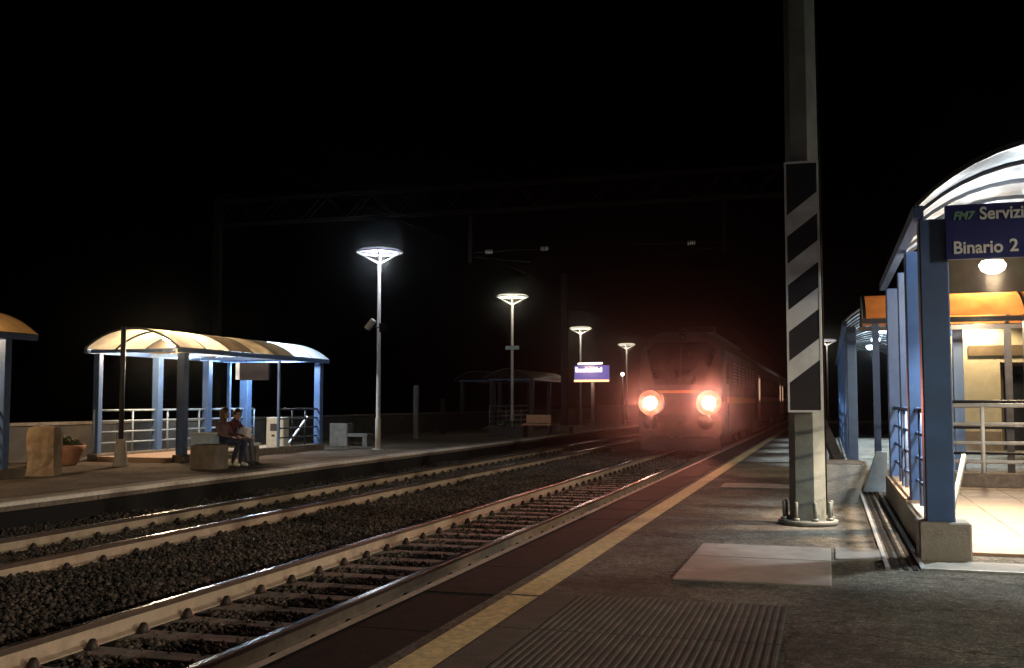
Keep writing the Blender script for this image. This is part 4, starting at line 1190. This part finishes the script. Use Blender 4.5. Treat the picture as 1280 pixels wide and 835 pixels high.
# ------------------------------------------------------------------ the couple on the bench
def person(loc, rz, label, J, top, legs, shoes, hair_mat, hair_long):
    """J: pose dict of joints in local space, facing +x; one continuous skinned body"""
    root = empty("person", loc, label, "person", "couple on the bench", rz)
    V = []; E = []; RAD = []; REG = []
    def add(p, r, reg, par=None):
        V.append(p); RAD.append(r); REG.append(reg)
        if par is not None: E.append((par, len(V) - 1))
        return len(V) - 1
    pel = add(J['pelvis'], 0.135, 'leg')
    sp_ = add(J['spine'], 0.125, 'top', pel)
    ch = add(J['chest'], 0.145, 'top', sp_)
    nb = add(J['neckbase'], 0.075, 'top', ch)
    nk = add(J['neck'], 0.052, 'skin', nb)
    hd = Vector(J['head'])
    hf = J.get('face', Vector((1, 0, -0.15))).normalized()
    h1 = add(tuple(hd - Vector((0, 0, 0.045)) + hf * 0.012), 0.070, 'skin', nk)
    h2 = add(tuple(hd + Vector((0, 0, 0.035)) + hf * 0.004), 0.088, 'skin', h1)
    h3 = add(tuple(hd + Vector((0, 0, 0.105))), 0.055, 'skin', h2)
    no = add(tuple(hd + hf * 0.105 - Vector((0, 0, 0.02))), 0.014, 'skin', h1)
    for sd in (-1, 1):
        S = 'R' if sd < 0 else 'L'
        sh_ = add(J['sh' + S], 0.068, 'top', ch)
        el = add(J['el' + S], 0.045, 'top', sh_)
        wr = add(J['wr' + S], 0.028, J.get('fore', 'top'), el)
        d = (Vector(J['wr' + S]) - Vector(J['el' + S])).normalized()
        side = d.cross(Vector((0, 0, 1))).normalized() * (-sd)
        dn = d.cross(side).normalized()
        if dn.z > 0: dn = -dn
        pm = add(tuple(Vector(J['wr' + S]) + d * 0.06), 0.033, 'skin', wr)
        for q in range(4):
            base = Vector(J['wr' + S]) + d * 0.095 + side * (0.027 - 0.018 * q)
            ln = (0.062, 0.072, 0.066, 0.05)[q]
            b0 = add(tuple(base), 0.0095, 'skin', pm)
            b1 = add(tuple(base + d * ln * 0.55 + dn * 0.010), 0.0085, 'skin', b0)
            add(tuple(base + d * ln * 0.85 + dn * 0.035), 0.007, 'skin', b1)
        t0 = add(tuple(Vector(J['wr' + S]) + d * 0.05 + side * 0.042), 0.011, 'skin', pm)
        add(tuple(Vector(J['wr' + S]) + d * 0.092 + side * 0.06 + dn * 0.012), 0.009, 'skin', t0)
        hp = add(J['hip' + S], 0.105, 'leg', pel)
        kn = add(J['kn' + S], 0.068, 'leg', hp)
        md = Vector(J['kn' + S]).lerp(Vector(J['an' + S]), 0.35)
        cf = add(tuple(md - Vector((0.015, 0, 0))), 0.060, 'leg', kn)
        an = add(J['an' + S], 0.042, J.get('shin', 'leg'), cf)
        ft = J.get('toe', Vector((1, 0, 0)))
        a0 = Vector(J['an' + S])
        fo = add(tuple(a0 + ft * 0.08 + Vector((0, 0, -0.045))), 0.042, 'shoe', an)
        add(tuple(a0 + ft * 0.19 + Vector((0, 0, -0.058))), 0.030, 'shoe', fo)
    me = bpy.data.meshes.new("body_cage"); me.from_pydata([tuple(v) for v in V], E, []); me.update()
    tmp = bpy.data.objects.new("body_cage", me); COL.objects.link(tmp)
    md_ = tmp.modifiers.new("Skin", 'SKIN'); md_.branch_smoothing = 0.4
    sk = me.skin_vertices[0].data
    for i, r_ in enumerate(RAD):
        sk[i].radius = (r_, r_); sk[i].use_root = (i == 0)
    sb = tmp.modifiers.new("Subdivision", 'SUBSURF'); sb.levels = 2; sb.render_levels = 2
    dg = bpy.context.evaluated_depsgraph_get()
    bme = bpy.data.meshes.new_from_object(tmp.evaluated_get(dg))
    bpy.data.objects.remove(tmp)
    bme.name = "body"
    mats = {'skin': M['skin'], 'top': top, 'leg': legs, 'shoe': shoes}
    keys = list(mats)
    bme.materials.clear()
    for k in keys: bme.materials.append(mats[k])
    VV = np.array([tuple(v) for v in V])
    reg_edges = [(a, b) for a, b in E]
    A = np.array([VV[a] for a, b in E]); B = np.array([VV[b] for a, b in E])
    rr_ = np.array([(RAD[a] + RAD[b]) / 2 for a, b in E])
    for p in bme.polygons:
        c = np.array(p.center)
        t = np.clip(((c - A) * (B - A)).sum(1) / np.maximum(1e-9, ((B - A) ** 2).sum(1)), 0, 1)
        dd = np.linalg.norm(A + (B - A) * t[:, None] - c, axis=1) - rr_
        i = int(np.argmin(dd)); a, b = E[i]
        p.material_index = keys.index(REG[a] if t[i] < 0.5 and REG[a] != 'top' else REG[b]); p.use_smooth = True
    link("body", bme, root)
    # hair cap
    hm = MB(); n = 14; v = []
    rings = 7
    fx = hf.copy(); fx.z = 0; fx.normalize(); fy = Vector((-fx.y, fx.x, 0))
    for i in range(rings + 1):
        th = (math.pi * (0.62 if not hair_long else 0.62)) * i / rings
        for k in range(n):
            a = 2 * math.pi * k / n
            x, y, z = math.sin(th) * math.cos(a), math.sin(th) * math.sin(a), math.cos(th)
            lift = 1.0 if x < 0.35 else 0.93
            if x > 0.3 and z < 0.35: z = 0.35 + 0.1 * z; lift = 0.9
            if hair_long and x < 0.1 and i >= rings - 1: z -= 0.9 + 0.7 * (i - rings + 1)
            w = 1 + 0.06 * math.sin(5 * a + i)
            p = hd + Vector((0, 0, 0.035)) + fx * (x * 0.112 * lift * w - 0.012) + fy * (y * 0.100 * w) + Vector((0, 0, z * 0.118 * w))
            v.append(p)
    f = [(i * n + k, i * n + (k + 1) % n, (i + 1) * n + (k + 1) % n, (i + 1) * n + k) for i in range(rings) for k in range(n)]
    hm.add(v, f, True); hm.build("hair", hair_mat, root)
    for sd in (-1, 1):
        ec = hd + fx * 0.083 + fy * (0.032 * sd) + Vector((0, 0, 0.012))
        MB().lathe([(0.0, -0.011), (0.009, -0.006), (0.011, 0), (0.009, 0.006), (0.0, 0.011)], 8, tuple(ec)).build("eye", M['glass_dark'], root)
        er = hd + fy * (0.088 * sd) - fx * 0.005
        MB().lathe([(0.0, -0.03), (0.012, -0.02), (0.016, 0), (0.012, 0.02), (0.0, 0.03)], 8, tuple(er)).build("ear", M['skin'], root)
    mo = hd + fx * 0.082 - Vector((0, 0, 0.062))
    MB().bar(tuple(mo - fy * 0.022), tuple(mo + fy * 0.022), 0.008, 0.008).build("mouth", M['cloth_pink'], root)
    return root
# nearer person: upright, mauve top, pale shoes tucked under the bench, looking at their lap
pA = dict(pelvis=(0, 0, 0.54), spine=(-0.04, 0, 0.70), chest=(-0.06, 0, 0.86), neckbase=(-0.03, 0, 0.99), neck=(-0.005, 0, 1.05), head=(0.03, 0.01, 1.135),
          face=Vector((0.9, 0.35, -0.25)),
          shL=(-0.05, 0.18, 0.93), elL=(0.05, 0.22, 0.70), wrL=(0.27, 0.12, 0.65),
          shR=(-0.05, -0.18, 0.93), elR=(0.03, -0.24, 0.69), wrR=(0.26, -0.12, 0.64),
          hipL=(0.04, 0.09, 0.53), knL=(0.45, 0.11, 0.53), anL=(0.36, 0.10, 0.09),
          hipR=(0.04, -0.09, 0.53), knR=(0.45, -0.11, 0.53), anR=(0.28, -0.10, 0.09))
person((-12.68, 20.06, 0.0), R(2), "seated person in mauve top and pale shoes, nearer of the couple", pA, M['cloth_pink'], M['cloth_navy'], M['shoe_pale'], M['hair_brown'], True)
# farther person: leaning forward, maroon top, dark trousers
pB = dict(pelvis=(0, 0, 0.54), spine=(0.02, 0, 0.70), chest=(0.10, 0, 0.86), neckbase=(0.15, 0, 0.98), neck=(0.18, 0, 1.03), head=(0.225, -0.01, 1.105),
          face=Vector((0.95, -0.25, -0.35)),
          shL=(0.11, 0.19, 0.92), elL=(0.26, 0.24, 0.70), wrL=(0.47, 0.13, 0.64),
          shR=(0.11, -0.19, 0.92), elR=(0.24, -0.24, 0.70), wrR=(0.46, -0.12, 0.65),
          hipL=(0.05, 0.09, 0.53), knL=(0.50, 0.13, 0.54), anL=(0.55, 0.13, 0.09),
          hipR=(0.05, -0.09, 0.53), knR=(0.50, -0.11, 0.54), anR=(0.58, -0.11, 0.09))
person((-12.87, 20.58, 0.0), R(-4), "seated person in maroon top leaning forward, farther of the couple", pB, M['cloth_red'], M['denim'], M['shoe_dark'], M['hair_dark'], False)
bag = empty("pale_bag", (-12.45, 20.54, 0.61), "pale paper bag held on the lap of the farther seated person", "bag")
m = MB().prism([(-0.12, 0.0), (0.10, 0.0), (0.13, 0.20), (-0.05, 0.23)], 'y', -0.09, 0.09); m.build("body", M['paper'], bag)
MB().tube([(-0.03, -0.02, 0.22), (0.02, -0.02, 0.29), (0.09, -0.02, 0.205)], 0.008, 6).build("handle", M['paper'], bag)

# ------------------------------------------------------------------ haze added for bloom round the lamps
hz = MB().box(-70, 60, -22, 190, -2.3, 12.0).build("haze", None) if False else None
if HAZE > 0:
    me = MB().box(-75, 60, -24, 195, -2.3, 13.0).mesh("haze", [])
    hz = link("haze", me)
    mt = bpy.data.materials.new("haze"); mt.use_nodes = True
    nt = mt.node_tree
    for n_ in list(nt.nodes): nt.nodes.remove(n_)
    oo = nt.nodes.new("ShaderNodeOutputMaterial"); pv = nt.nodes.new("ShaderNodeVolumePrincipled")
    pv.inputs["Color"].default_value = (0.9, 0.88, 0.86, 1)
    pv.inputs["Density"].default_value = HAZE
    pv.inputs["Anisotropy"].default_value = HAZE_G
    nt.links.new(pv.outputs[0], oo.inputs["Volume"])
    me.materials.clear(); me.materials.append(mt)
    tag(hz, "thin haze added for a bloom-like glow round the lamps", kind='stuff')
